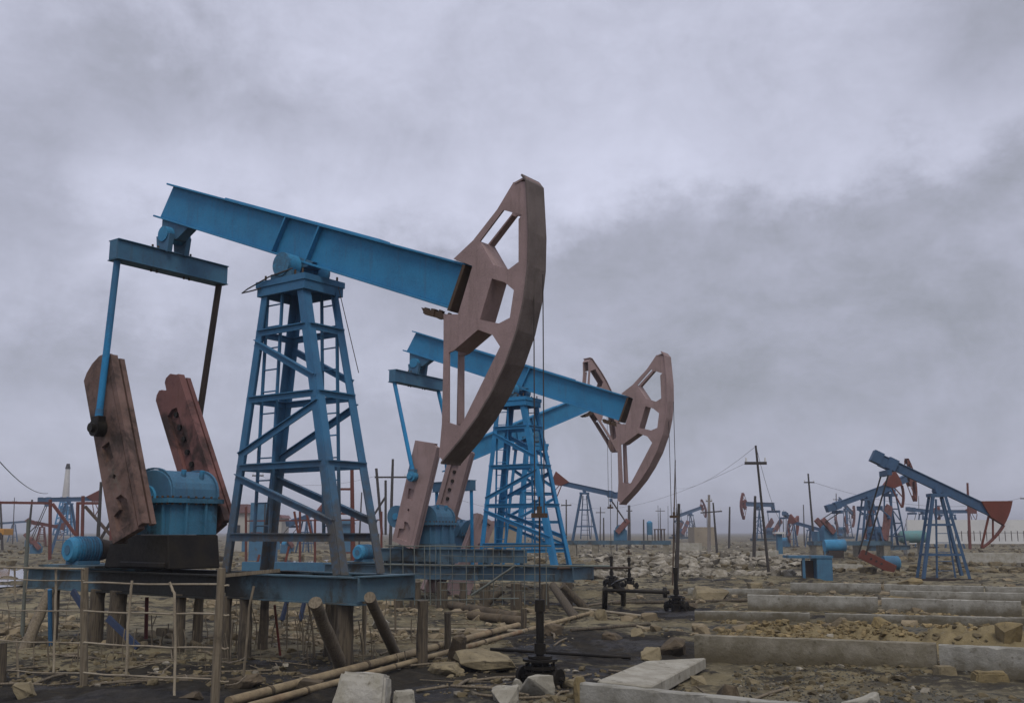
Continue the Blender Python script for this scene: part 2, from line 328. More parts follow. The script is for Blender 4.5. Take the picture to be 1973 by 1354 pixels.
# ------------------------------------------------------------------ mesh builder
class MB:
    def __init__(s): s.v = []; s.f = []; s.smooth = []
    def add(s, vs, fs, smooth=False):
        o = len(s.v); s.v += [tuple(map(float, p)) for p in vs]; s.f += [tuple(i + o for i in f) for f in fs]; s.smooth += [smooth] * len(fs); return s
    def box(s, c, size, rot=None):
        a, b, d = size[0] / 2, size[1] / 2, size[2] / 2
        vs = [Vector((x, y, z)) for x in (-a, a) for y in (-b, b) for z in (-d, d)]
        if rot is not None: vs = [rot @ p for p in vs]
        vs = [p + Vector(c) for p in vs]
        return s.add(vs, [(0, 1, 3, 2), (4, 6, 7, 5), (0, 4, 5, 1), (2, 3, 7, 6), (0, 2, 6, 4), (1, 5, 7, 3)])
    def bb(s, x0, x1, y0, y1, z0, z1): return s.box(((x0 + x1) / 2, (y0 + y1) / 2, (z0 + z1) / 2), (abs(x1 - x0), abs(y1 - y0), abs(z1 - z0)))
    def bar(s, p, q, w, h, up=(0, 0, 1)):
        p, q = Vector(p), Vector(q); d = (q - p); L = d.length; d.normalize()
        u = Vector(up); x = d.cross(u)
        if x.length < 1e-4: x = d.cross(Vector((1, 0, 0)))
        x.normalize(); u = x.cross(d)
        vs = [e + x * a * w / 2 + u * b * h / 2 for e in (p, q) for a in (-1, 1) for b in (-1, 1)]
        return s.add(vs, [(0, 1, 3, 2), (4, 6, 7, 5), (0, 4, 5, 1), (2, 3, 7, 6), (0, 2, 6, 4), (1, 5, 7, 3)])
    def tube(s, p, q, r1, r2=None, n=12, cap=True):
        p, q = Vector(p), Vector(q); r2 = r1 if r2 is None else r2; d = (q - p).normalized()
        x = d.cross(Vector((0, 0, 1)));
        if x.length < 1e-3: x = Vector((1, 0, 0))
        x.normalize(); y = d.cross(x)
        vs = []
        for e, r in ((p, r1), (q, r2)):
            vs += [e + (x * math.cos(2 * math.pi * i / n) + y * math.sin(2 * math.pi * i / n)) * r for i in range(n)]
        s.add(vs, [(i, (i + 1) % n, n + (i + 1) % n, n + i) for i in range(n)], True)
        if cap: s.add(vs, [tuple(range(n))[::-1], tuple(range(n, 2 * n))])
        return s
    def path(s, pts, r, n=8, wob=0.0, seed=0):
        rng = random.Random(seed); pts = [Vector(p) for p in pts]; rings = []
        x = None
        for i, p in enumerate(pts):
            d = (pts[min(i + 1, len(pts) - 1)] - pts[max(i - 1, 0)]).normalized()
            if x is None: x = d.cross(Vector((0, 0, 1))) if abs(d.z) < .9 else d.cross(Vector((0, 1, 0)))
            else: x = x - d * x.dot(d)
            x.normalize(); y = d.cross(x); rr = r[i] if isinstance(r, (list, tuple)) else r
            rr *= 1 + wob * rng.uniform(-1, 1)
            rings.append([p + (x * math.cos(2 * math.pi * k / n) + y * math.sin(2 * math.pi * k / n)) * rr for k in range(n)])
        vs = [q for r_ in rings for q in r_]
        fs = [(i * n + k, i * n + (k + 1) % n, (i + 1) * n + (k + 1) % n, (i + 1) * n + k) for i in range(len(pts) - 1) for k in range(n)]
        s.add(vs, fs, True); s.add(rings[0] + rings[-1], [tuple(range(n))[::-1], tuple(range(n, 2 * n))]); return s
    def prism(s, poly, y0, y1, holes=()):
        """XZ outline with holes, extruded from y0 to y1"""
        bm = bmesh.new()
        for loop in (poly, *holes):
            vs = [bm.verts.new((a, y0, b)) for a, b in loop]
            for i in range(len(vs)): bm.edges.new((vs[i], vs[(i + 1) % len(vs)]))
        bmesh.ops.triangle_fill(bm, use_beauty=True, edges=bm.edges[:])
        bm.verts.ensure_lookup_table(); n = len(bm.verts)
        bm.verts.index_update()
        fr = [tuple(v.index for v in f.verts) for f in bm.faces]
        co = [v.co.copy() for v in bm.verts]; bm.free()
        vs = co + [Vector((c.x, y1, c.z)) for c in co]
        fs = [f for f in fr] + [tuple(i + n for i in f[::-1]) for f in fr]
        k = 0
        for loop in (poly, *holes):
            m = len(loop); fs += [(k + i, k + (i + 1) % m, n + k + (i + 1) % m, n + k + i) for i in range(m)]; k += m
        return s.add(vs, fs)
    def sheet(s, line, y0, y1, th):
        """ribbon following an XZ polyline, with thickness th to the +normal side"""
        L = [Vector((a, 0, b)) for a, b in line]; out = []
        for i, p in enumerate(L):
            d = (L[min(i + 1, len(L) - 1)] - L[max(i - 1, 0)]).normalized(); nn = Vector((d.z, 0, -d.x)); out.append(p + nn * th)
        n = len(L); vs = []
        for row in (L, out):
            for yy in (y0, y1): vs += [Vector((p.x, yy, p.z)) for p in row]
        fs = []
        for i in range(n - 1):
            fs += [(i, i + 1, n + i + 1, n + i), (2 * n + i, 3 * n + i, 3 * n + i + 1, 2 * n + i + 1), (i, 2 * n + i, 2 * n + i + 1, i + 1), (n + i, n + i + 1, 3 * n + i + 1, 3 * n + i)]
        fs += [(0, n, 3 * n, 2 * n), (n - 1, 3 * n - 1, 4 * n - 1, 2 * n - 1)]
        return s.add(vs, fs)
    def build(s, name, m, parent=None, bevel=0.0):
        me = bpy.data.meshes.new(name); me.from_pydata(s.v, [], s.f); me.validate()
        if len(me.polygons) == len(s.smooth): me.polygons.foreach_set('use_smooth', s.smooth)
        bm = bmesh.new(); bm.from_mesh(me); bmesh.ops.recalc_face_normals(bm, faces=bm.faces)
        if bevel:
            eds = [e for e in bm.edges if len(e.link_faces) == 2 and e.calc_face_angle(0) > 0.9]
            try: bmesh.ops.bevel(bm, geom=eds, offset=bevel, segments=1, affect='EDGES', clamp_overlap=True)
            except Exception: pass
        bm.to_mesh(me); bm.free()
        me.materials.append(M[m] if isinstance(m, str) else m)
        o = bpy.data.objects.new(name, me); COL.objects.link(o)
        if parent is not None: o.parent = parent
        return o
def tag(o, label, cat, group=None, kind=None):
    if label: o['label'] = label
    if cat: o['category'] = cat
    if group: o['group'] = group
    if kind: o['kind'] = kind
    return o
def thing(name, label, cat, loc=(0, 0, 0), rz=0.0, group=None, scale=1.0):
    o = bpy.data.objects.new(name, None); COL.objects.link(o); o.location = loc; o.rotation_euler = (0, 0, rz); o.scale = (scale,) * 3
    o.empty_display_size = 0.2
    return tag(o, label, cat, group)
def dup_part(o, parent, loc=None):
    c = o.copy(); COL.objects.link(c); c.parent = parent
    if loc is not None: c.location = loc
    return c

def hull_rock(mb, c, size, rng, rz=0.0, npt=13, flat=0.6):
    bm = bmesh.new()
    rot = Matrix.Rotation(rz, 3, 'Z') @ Matrix.Rotation(rng.uniform(-.25, .25), 3, 'X')
    for _ in range(npt):
        v = Vector((rng.gauss(0, 1), rng.gauss(0, 1), rng.gauss(0, 1))).normalized() * rng.uniform(.82, 1)
        v = Vector([max(-flat, min(flat, k)) / flat for k in v])
        bm.verts.new(rot @ Vector((v.x * size[0] / 2, v.y * size[1] / 2, v.z * size[2] / 2)) + Vector(c))
    r = bmesh.ops.convex_hull(bm, input=bm.verts)
    bmesh.ops.delete(bm, geom=[g for g in r['geom_interior'] if isinstance(g, bmesh.types.BMVert)], context='VERTS')
    bm.verts.index_update(); bm.verts.ensure_lookup_table()
    mb.add([v.co.copy() for v in bm.verts], [tuple(v.index for v in f.verts) for f in bm.faces]); bm.free()

def make_rock(name, label, cat, u, v, wpx, hpx, m, seed, group=None, npt=16, flat=0.6, dz=0.0, rz=None, depthk=0.8, rough=0.05):
    p = G(u, v); d = p.y; w = wpx / FPX * d; h = hpx / FPX * d * 1.15
    rng = random.Random(seed); mb = MB()
    hull_rock(mb, (0, 0, h * 0.32 + dz), (w, w * depthk, h * 1.3), rng, rng.uniform(0, 6) if rz is None else rz, npt, flat)
    o = mb.build(name, m); me = o.data
    bm = bmesh.new(); bm.from_mesh(me)
    bmesh.ops.bevel(bm, geom=bm.edges[:], offset=w * 0.035, segments=1, affect='EDGES', clamp_overlap=True)
    bmesh.ops.triangulate(bm, faces=bm.faces); bmesh.ops.subdivide_edges(bm, edges=bm.edges[:], cuts=2, use_grid_fill=True)
    for vv in bm.verts:
        vv.co += vv.normal * (fbm(vv.co.x * 5 / w + seed, vv.co.y * 5 / w + vv.co.z * 4 / w, seed, 3) * w * rough)
    bm.to_mesh(me); bm.free()
    o.location = p
    return tag(o, label, cat, group)

#@@GROUND
def build_ground():
    ang = np.concatenate([np.linspace(-175, -34, 60)[:-1], np.linspace(-34, 34, 620), np.linspace(34, 175, 60)[1:]]) * math.pi / 180
    rad = np.concatenate([np.linspace(0.5, 5, 14)[:-1], np.exp(np.linspace(math.log(5), math.log(60), 420))[:-1], np.exp(np.linspace(math.log(60), math.log(4500), 150))])
    A, Rr = np.meshgrid(ang, rad); X = np.sin(A) * Rr; Y = np.cos(A) * Rr; Z = height(X, Y)
    na, nr = len(ang), len(rad)
    co = np.stack([X, Y, Z], -1).reshape(-1, 3)
    i = np.arange(nr - 1)[:, None] * na + np.arange(na - 1)[None, :]
    f = np.stack([i, i + 1, i + na + 1, i + na], -1).reshape(-1, 4)
    # close the small gap behind the camera
    me = bpy.data.meshes.new('ground'); me.vertices.add(len(co)); me.vertices.foreach_set('co', co.ravel())
    me.loops.add(f.size); me.loops.foreach_set('vertex_index', f.ravel().astype(np.int32))
    me.polygons.add(len(f)); me.polygons.foreach_set('loop_start', np.arange(0, f.size, 4, dtype=np.int32))
    me.update(calc_edges=True); me.polygons.foreach_set('use_smooth', [True] * len(f))
    x, y = co[:, 0], co[:, 1]
    oil = 1.05 * gauss(x, y, -4.4, 12.6, 3.0, 2.6) + 0.95 * gauss(x, y, -2.3, 14.2, 1.8, 2.2) + .85 * gauss(x, y, -6.5, 13.2, 3, 2) + .75 * gauss(x, y, .6, 14.1, 1.2, 1.1) + .8 * gauss(x, y, 2.4, 17.5, 1.4, 2.0) \
        + .7 * gauss(x, y, 4.2, 26, 1.8, 1.8) + .65 * gauss(x, y, 0.3, 28.5, 3.6, 2.2) + .6 * gauss(x, y, 6.5, 42, 5, 1.5) + .6 * gauss(x, y, 7.6, 24.3, 4.5, .7) + .5 * gauss(x, y, 15, 37, 5, 1.2) + .55 * gauss(x, y, 1.2, 18.0, 2.2, 3.0) + .5 * gauss(x, y, -1.2, 21, 3.0, 2.0) + .45 * gauss(x, y, 2.0, 12.0, 2.0, .9) + .5 * gauss(x, y, -7.5, 18.5, 3.5, 1.2)
    ochre = .9 * sst(x, 3.4, 5.0) * np.exp(-((y - 18.7 + 0.25 * (x - 5)) / 1.5) ** 2) + .4 * gauss(x, y, 3.2, 13.2, 2, .8) + .35 * gauss(x, y, -2, 19, 3, 1.5)
    grey = .9 * gauss(x, y, 4.0, 11.9, 3.4, 1.2) + .7 * gauss(x, y, 7.0, 21.5, 4.0, 1.0) + .4 * gauss(x, y, -1, 11, 1.5, 1.5)
    c = np.ones((len(co), 4), np.float32); c[:, 0] = np.clip(oil, 0, 1); c[:, 1] = np.clip(ochre, 0, 1); c[:, 2] = np.clip(grey, 0, 1)
    at = me.color_attributes.new('soil', 'FLOAT_COLOR', 'POINT'); at.data.foreach_set('color', c.ravel())
    me.materials.append(M['ground']); o = bpy.data.objects.new('ground', me); COL.objects.link(o); tag(o, None, None, kind='structure')
    for cx, cy, rx, ry, nm in ((-28.5, 45.0, 9.5, 16, 'pond_water'), (-14, 73, 7, 12, 'pond_water')):
        mb = MB(); n = 28
        mb.add([(cx + rx * math.cos(2 * math.pi * k / n), cy + ry * math.sin(2 * math.pi * k / n), GZ - 0.12) for k in range(n)], [tuple(range(n))])
        tag(mb.build(nm, 'water'), None, None, kind='structure')
build_ground()

def scatter(name, m, n, sampler, smin, smax, seed, sink=0.25, power=2.2):
    rng = random.Random(seed); protos = []
    for k in range(14):
        mb = MB(); hull_rock(mb, (0, 0, 0), (1, rng.uniform(.6, 1), rng.uniform(.4, .8)), rng, 0, 17, .72); protos.append((np.array(mb.v), mb.f))
    V = []; F = []; off = 0
    for i in range(n):
        x, y = sampler(rng); s = smin + (smax - smin) * rng.random() ** power
        pv, pf = protos[rng.randrange(14)]; a = rng.uniform(0, 6.28); c_, s_ = math.cos(a), math.sin(a)
        q = pv * s; z = gz(x, y) + s * (0.3 - sink)
        V.append(np.stack([q[:, 0] * c_ - q[:, 1] * s_ + x, q[:, 0] * s_ + q[:, 1] * c_ + y, q[:, 2] + z], -1))
        F += [tuple(j + off for j in f) for f in pf]; off += len(pv)
    me = bpy.data.meshes.new(name); me.from_pydata(np.concatenate(V).tolist(), [], F); me.materials.append(M[m])
    o = bpy.data.objects.new(name, me); COL.objects.link(o); return tag(o, None, None, kind='stuff')
def samp_px(u0, u1, v0, v1):
    def f(rng):
        for _ in range(9):
            u = rng.uniform(u0, u1); v = rng.uniform(v0, v1); r = ray(u, v); k = (GZ - HCAM) / r[2]
            if fbm(r[0] * k * .5, r[1] * k * .5, 77, 2) > -0.08: break
        return r[0] * k, r[1] * k
    return f
scatter('clods', 'scat_soil', 5200, samp_px(-60, 2040, 1062, 1372), 0.02, 0.16, 1, power=3.5)
scatter('grey_gravel', 'scat_grey', 3600, samp_px(1180, 2040, 1268, 1372), 0.012, 0.05, 2)
scatter('pale_pebbles', 'scat_pale', 1000, samp_px(-60, 2040, 1085, 1372), 0.02, 0.13, 3, power=4)
scatter('ochre_clods', 'scat_ochre', 4600, samp_px(1380, 2040, 1181, 1246), 0.015, 0.17, 4, power=4.0)
scatter('rubble_field', 'scat_pale', 3000, samp_px(1120, 1570, 1073, 1117), 0.06, 0.70, 5, sink=0.15, power=3.8)
scatter('far_rubble', 'scat_pale', 700, samp_px(940, 1560, 1048, 1080), 0.15, 0.8, 6, power=3)
scatter('scattered_rubble', 'scat_tan', 2600, samp_px(-60, 2040, 1040, 1230), 0.05, 0.45, 8, power=4)
scatter('left_rubble', 'scat_tan', 900, samp_px(-60, 800, 1100, 1245), 0.03, 0.34, 9, power=4.5)
scatter('far_clods', 'scat_soil', 2600, samp_px(-60, 2040, 1036, 1110), 0.12, 0.75, 7, power=2.5)

def debris():
    rng = random.Random(44); mb = MB()
    for k in range(230):
        f_ = samp_px(-40, 1500, 1110, 1350); x, y = f_(rng); a = rng.uniform(0, 3.14); L = rng.uniform(.15, 1.1); r_ = rng.uniform(.006, .02)
        x2, y2 = x + L * math.cos(a), y + L * math.sin(a)
        xm, ym = (x + x2) / 2 + rng.uniform(-.05, .05), (y + y2) / 2 + rng.uniform(-.05, .05)
        mb.path([(x, y, gz(x, y) + r_), (xm, ym, gz(xm, ym) + r_ * 2), (x2, y2, gz(x2, y2) + r_ * 1.5)], r_, 6)
    for k in range(170):
        f_ = samp_px(-20, 830, 1165, 1290); x, y = f_(rng); h = rng.uniform(.12, .75) * rng.random() ** .6 + .08; g = gz(x, y)
        dx, dy = rng.uniform(-.2, .2) * h, rng.uniform(-.2, .2) * h
        mb.path([(x, y, g - .03), (x + dx * .3 + rng.uniform(-.02, .02), y + dy * .4, g + h * .5), (x + dx, y + dy, g + h)], rng.uniform(.004, .012), 5)
    tag(mb.build('stick_debris', 'wood'), None, None, kind='stuff')
debris()

#@@PUMP
PIV = (-0.25, 6.04)
OUT = [(4.256, 6.558), (3.969, 6.213), (3.535, 5.831), (3.175, 5.615), (3.53, 5.455), (3.271, 4.78), (3.0, 4.815), (3.008, 4.287), (2.994, 3.222), (2.946, 2.759)]
ARC = [(3.024, 2.697), (3.354, 2.989), (3.65, 3.293), (3.90, 3.62), (4.13, 3.99), (4.32, 4.42), (4.44, 4.857), (4.505, 5.304), (4.52, 5.78), (4.48, 6.523)]
O1 = [(4.079, 6.185), (4.40, 6.051), (4.343, 6.0), (4.342, 5.384), (4.172, 5.305), (3.902, 5.414), (3.66, 5.80)]
O2 = [(3.879, 5.217), (4.10, 5.132), (4.261, 4.994), (4.192, 4.614), (4.002, 4.556), (3.669, 4.653)]
O3 = [(3.637, 4.511), (3.894, 4.405), (4.025, 4.227), (3.373, 3.215), (3.311, 3.17), (3.12, 3.232), (3.11, 4.238), (3.20, 4.26)]
HUB = [(3.66, 5.80), (3.902, 5.414), (3.879, 5.217), (3.669, 4.653), (3.637, 4.511), (3.20, 4.26)]
def lerp(a, b, t): return tuple(a[i] + (b[i] - a[i]) * t for i in range(len(a)))

def pumpjack(label, frame, dz=0.0, dth=0.0, tower_shift=0.0, crank_a=None, mats=None, detail=2, scale=1.0, group='blue pumpjacks with open rose-painted horseheads', base_x=(-6.9, 1.9), crankfar_a=None, low=1.08, motor=True, crank_w=1.0, name='pumpjack'):
    mm = dict(beam='beam', head='head', tower='tower', crank='crank', crank_far='crank_far', base='base', blue='blue')
    mm.update(mats or {})
    px, py, yaw = frame
    t = thing(name, label, 'pumpjack', (px, py, dz), yaw, group, scale)
    c, s = math.cos(dth), math.sin(dth)
    def B(p): return (PIV[0] + (p[0] - PIV[0]) * c - (p[1] - PIV[1]) * s, PIV[1] + (p[0] - PIV[0]) * s + (p[1] - PIV[1]) * c)
    # -------- walking beam: I section along the traced axis
    rt, rb, ft, fb = (-3.894, 8.213), (-4.249, 7.682), (3.36, 5.49), (3.076, 4.928)
    mb = MB()
    mb.prism([B(p) for p in (rt, rb, fb, ft)], -0.05, 0.05)
    def flange(a, b2, out, w=0.15, th=0.035):
        dx, dzz = b2[0] - a[0], b2[1] - a[1]; L = math.hypot(dx, dzz); nx, nz = -dzz / L * out * th, dx / L * out * th
        e = 0.09 / L; a2 = (a[0] - dx * e, a[1] - dzz * e)
        mb.prism([B(a2), B(b2), B((b2[0] + nx, b2[1] + nz)), B((a2[0] + nx, a2[1] + nz))], -w, w)
    flange(rt, ft, 1); flange(rb, fb, -1)
    if detail: flange(lerp(rt, ft, .24), lerp(rt, ft, .76), 1.9, 0.12, 0.03)
    beam = mb.build('walking_beam', mm['beam'], t, 0.006 if detail > 1 else 0)
    if detail:
        for ka in (0.46, 0.575):
            a, b2 = lerp(rb, fb, ka), lerp(rt, ft, ka)
            dx, dzz = b2[0] - a[0], b2[1] - a[1]
            for y0, y1 in ((-.145, -.052), (.052, .145)):
                MB().prism([B((a[0] - .02, a[1])), B((a[0] + .02, a[1])), B((b2[0] + .02, b2[1])), B((b2[0] - .02, b2[1]))], y0, y1).build('stiffener', mm['beam'], beam)
        ep = MB(); ep.prism([B((ft[0] - .02, ft[1] + .02)), B((fb[0] - .02, fb[1] - .06)), B((fb[0] + .03, fb[1] - .08)), B((ft[0] + .03, ft[1]))], -0.17, 0.17)
        ep.build('end_plate', 'rust', beam)
        # clamp and loose iron under the nose of the beam
        cl = MB(); rr = random.Random(3)
        cl.prism([B((2.55, 4.98)), B((3.25, 4.74)), B((3.22, 4.66)), B((2.62, 4.86))], -0.16, 0.16)
        for k in range(7): q = B((2.6 + k * .09, 4.93 - k * .03)); cl.box((q[0], rr.uniform(-.15, .1), q[1]), (.07, .06, rr.uniform(.05, .13)), Matrix.Rotation(rr.uniform(0, 1), 3, 'Y'))
        cl.build('nose_clamp', 'rust', t)
    # -------- horsehead
    W = 0.18
    hd = MB(); arc = [B(p) for p in ARC]
    hd.sheet([B((3.0, 2.66))] + arc + [B((4.40, 6.62))], -W - 0.035, W + 0.035, 0.03)
    head = hd.build('horsehead', 'head_arc' if detail > 1 else mm['head'], t, 0.004 if detail > 1 else 0)
    outl = [B(p) for p in OUT + ARC]; holes = [[B(p) for p in h] for h in (O1, O2, O3)]
    for y0, y1 in ((-W, -W + 0.03), (W - 0.03, W)):
        MB().prism(outl, y0, y1, holes).build('side_plate', mm['head'], head)
    if detail:
        for a, b2 in (((3.62, 5.79), (4.06, 6.18)), ((3.11, 4.24), (3.12, 3.23)), ((3.902, 5.414), (4.172, 5.305)), ((3.669, 4.653), (4.002, 4.556))):
            MB().sheet([B(a), B(b2)], W - .13, W - .031, 0.02).build('strut_web', mm['head'], head)
    hb = MB(); L = [B(p) for p in HUB]
    hb.sheet(L, -W + .031, W - .031, 0.02); hb.sheet([B(p) for p in ((3.55, 5.835), (3.19, 5.612))][::-1], -W + .031, W - .031, 0.02)
    hb.build('hub_box', mm['head'], head)
    if detail:
        cp = MB(); q = B((4.36, 6.58)); cp.box((q[0] + .02, 0, q[1] - .02), (.19, .38, .03), Matrix.Rotation(-0.25 - dth, 3, 'Y')); cp.build('cap_plate', mm['head'], head)
    # -------- tower
    sh = tower_shift
    bl = [(-1.34 + sh, -.47, low), (1.34 - sh, -.47, low), (1.34 - sh, .47, low), (-1.34 + sh, .47, low)]
    tl = [(-.75 + sh * .5, -.378, 5.70), (.19, -.378, 5.70), (.19, .378, 5.70), (-.75 + sh * .5, .378, 5.70)]
    leg = lambda i, z: lerp(bl[i], tl[i], (z - low) / (5.70 - low))
    for i in range(4):
        lg = MB(); sx = 1 if i in (1, 2) else -1; sy = -1 if i < 2 else 1
        p, q = Vector(bl[i]), Vector(tl[i])
        # steel angle: two plates meeting at the outer corner
        lg.bar(p + Vector((-sx * .07, 0, 0)), q + Vector((-sx * .065, 0, 0)), .14, .022, up=(0, 1, 0))
        lg.bar(p + Vector((0, -sy * .09, 0)), q + Vector((0, -sy * .075, 0)), .022, .15, up=(0, 1, 0))
        lg.build('tower_leg', mm['tower'], t)
    lev = (4.93, 3.83, 2.73, 1.62) if detail else (4.4, 3.1, 1.9)
    for z in lev:
        w = .12 if z > 1.7 else .15
        for a, b2, k in ((0, 1, 0), (1, 2, 1), (2, 3, 0), (3, 0, 1)):
            if k and z < 1.7: continue
            h = MB().bar(leg(a, z), leg(b2, z), .03, w * .8); A_, B_ = Vector(leg(a, z)), Vector(leg(b2, z)); h.bar(A_.lerp(B_, .04) + Vector((0, 0, w * .4)), B_.lerp(A_, .04) + Vector((0, 0, w * .4)), .1, .018)
            h.build('cross_rail', mm['tower'], t)
    if detail:
        dg = [(4.78, 4.08, 0, 1), (3.68, 2.92, 1, 0), (2.58, 1.83, 0, 1)]
        for y_pair in ((0, 1), (3, 2)):
            for za, zb, fr, to in dg:
                a, b2 = leg(y_pair[fr], za), leg(y_pair[to], zb)
                g = MB().bar(a, b2, .022, .11); g.bar(Vector(a) + Vector((0, 0, .05)), Vector(b2) + Vector((0, 0, .05)), .09, .016); g.build('diagonal_brace', mm['tower'], t)
    else:
        for yp in ((0, 1), (3, 2)):
            a, b2 = leg(yp[0], 4.4), leg(yp[1], 3.1); MB().bar(a, b2, .05, .1).build('diagonal_brace', mm['tower'], t)
            a, b2 = leg(yp[1], 3.1), leg(yp[0], 1.9); MB().bar(a, b2, .05, .1).build('diagonal_brace', mm['tower'], t)
    if detail:
        for (xa, xb, yy, ztop, xsl) in ((-.72, -.36, -.30, 5.6, -.02), (-.05, .30, .28, 5.6, .06)):
            ld = MB()
            za = 1.55
            for xx in (xa, xb): ld.bar((xx + xsl * 4, yy, za), (xx, yy, ztop), .035, .045, up=(0, 1, 0))
            z = za + .25
            while z < ztop - .1:
                k = (ztop - z) / (ztop - za) * 4 * xsl; ld.tube((xa + k, yy, z), (xb + k, yy, z), .013, n=6); z += .36
            ld.build('ladder', mm['tower'], t)
    top = MB().bb(-.86, .32, -.45, .45, 5.70, 5.80); top.bb(-.84, .30, -.43, -.37, 5.55, 5.698); top.bb(-.84, .30, .37, .43, 5.55, 5.698); top.bb(.24, .30, -.368, .368, 5.55, 5.698); top.bb(-.84, -.78, -.368, .368, 5.55, 5.698)
    top.build('tower_head', mm['tower'], t)
    sb = MB()
    sb.tube((-.25, -.46, 6.02), (-.25, -.19, 6.02), .20, n=20); sb.tube((-.25, .19, 6.02), (-.25, .46, 6.02), .20, n=20); sb.tube((-.25, -.19, 6.02), (-.25, .19, 6.02), .09, n=12)
    sb.bb(-.50, 0, -.44, -.20, 5.801, 5.88); sb.bb(-.50, 0, .20, .44, 5.801, 5.88)
    sb.prism([(-.47, 5.86), (-.05, 5.86), (-.12, 6.0), (-.38, 6.0)], -.42, -.22); sb.prism([(-.47, 5.86), (-.05, 5.86), (-.12, 6.0), (-.38, 6.0)], .22, .42)
    sbo = sb.build('saddle_bearing', mm['blue'], t)
    mb = MB(); mb.prism([B(p) for p in ((-.62, 6.36), (-.50, 6.06), (.02, 6.0), (.18, 6.06))], -.14, .14); mb.build('saddle', mm['blue'], t)
    if detail:
        for x in (-.7, -.55, .02, .2):
            for y in (-.38, .38): MB().tube((x, y, 5.80), (x, y, 5.90), .018, n=6).build('bolt', 'rust', t)
        cb = MB(); cb.path([(-.45, -.2, 6.0), (.05, -.47, 5.9), (-.5, -.475, 5.84), (-1.0, -.5, 5.70), (-1.12, -.52, 5.64), (-.9, -.48, 5.66), (-.72, -.46, 5.68)], .012, 6); cb.build('wire_loop', 'cable', t)
    # -------- tail bearing, equalizer, pitmans
    tb = B((-3.72, 7.50)); eqx, eqz = B((-3.72, 7.50))[0] - .16, B((-3.72, 7.50))[1] - .80
    tbm = MB(); top1, top2 = B((-4.1, 7.60)), B((-3.25, 7.30))
    tbm.prism([top1, top2, (eqx + .28, eqz + .42), (eqx - .22, eqz + .42)], -.10, .10)
    tbm.tube((eqx + .05, -.26, eqz + .52), (eqx + .05, .26, eqz + .52), .15, n=16)
    tbm.prism([(eqx - .17, eqz + .5), (eqx + .25, eqz + .5), (eqx + .20, eqz + .16), (eqx - .12, eqz + .16)], -.24, -.14)
    tbm.prism([(eqx - .17, eqz + .5), (eqx + .25, eqz + .5), (eqx + .20, eqz + .16), (eqx - .12, eqz + .16)], .14, .24)
    tbm.build('tail_bearing', mm['blue'], t)
    eq = MB().bb(eqx - .12, eqx + .12, -1.22, 1.22, eqz - .17, eqz + .17)
    eq.bb(eqx - .16, eqx + .16, -1.22, 1.22, eqz + .171, eqz + .19).bb(eqx - .16, eqx + .16, -1.22, 1.22, eqz - .19, eqz - .171)
    eqo = eq.build('equalizer', mm['blue'], t, 0.006 if detail > 1 else 0)
    if detail:
        for y in (-.42, -.30, .30, .42):
            MB().tube((eqx, y, eqz + .19), (eqx, y, eqz + .28), .02, n=6).build('bolt', 'rust', eqo); MB().tube((eqx, y, eqz - .19), (eqx, y, eqz - .24), .022, n=6).build('bolt', 'rust', eqo)
    CPV = (-3.42, 2.25)
    a0 = math.atan2(4.60 - CPV[1], -4.42 - CPV[0])
    an = a0 if crank_a is None else crank_a; af = an + (.12 if crank_a is None else 0) if crankfar_a is None else crankfar_a
    def CR(ang, u, w): # u along crank from shaft, w sideways (positive to the left of the crank direction)
        return (CPV[0] + u * math.cos(ang) - w * math.sin(ang), CPV[1] + u * math.sin(ang) + w * math.cos(ang))
    yn, yf = -1.08, 0.60
    for side, ang, y0, m_ in ((-1, an, yn, mm['crank']), (1, af, yf, mm['crank_far'])):
        kw = crank_w * (.84 if side > 0 else .95); F_ = lambda pts: [CR(ang, a * (.93 if detail == 1 else 1), b * kw) for a, b in pts]
        y1 = y0 + 0.24
        if side < 0: outline = ([(-.66, .37), (-.70, -.40), (2.66, -.42), (2.71, -.2), (2.68, .05), (2.60, .26), (2.50, .39)] if detail > 1 else [(-.66, .37), (-.70, -.42), (2.66, -.44), (2.58, .40)])
        elif detail < 2: outline = [(-.66, .40), (-.70, -.42), (2.66, -.44), (2.60, .40)]
        else: outline = [(-.68, .42), (-.68, -.42), (2.62, -.43), (2.72, -.30), (2.72, -.12), (2.66, -.04), (2.50, -.02), (2.50, .07), (2.58, .12), (2.62, .22), (2.58, .34), (2.50, .42)]
        hl = [] if not detail else ([[(.75, -.08), (.75, .16), (1.08, .20), (1.08, -.04)], [(-.52, -.25), (-.52, .20), (-.22, .20), (-.18, .02), (.05, .06), (.05, -.10), (-.1, -.25)], [(.36, .0), (.42, .06), (.48, .0), (.42, -.06)], [(1.34, .04), (1.42, .12), (1.50, .04), (1.42, -.04)]] if side < 0 else
              [[(.55, -.05), (.62, .2), (2.0, .2), (2.05, 0), (2.0, -.17), (.7, -.17)]])
        cm = MB()
        # flipped w so that the crank mirrors correctly
        cm.prism(F_(outline), y0, y0 + .07, [F_(h) for h in hl])
        cm.prism(F_([(a, b) for a, b in outline]), y0 + .071, y0 + .13)
        ck = cm.build('crank', m_, t, 0)
        fl = MB()
        fl.prism(F_([(-.66, -.44), (-.66, -.56), (2.56, -.56), (2.60, -.44)]), y0 - .01, y0 + .13)
        fl.prism(F_([(-.66, -.44), (-.66, -.53), (2.52, -.53), (2.56, -.44)]), y0 + .19, y1 + .04)
        fl.prism(F_([(-.66, .30), (-.66, .37), (2.46, .37), (2.48, .30)]), y0 + .131, y1)
        fl.build('edge_flange', m_, ck)
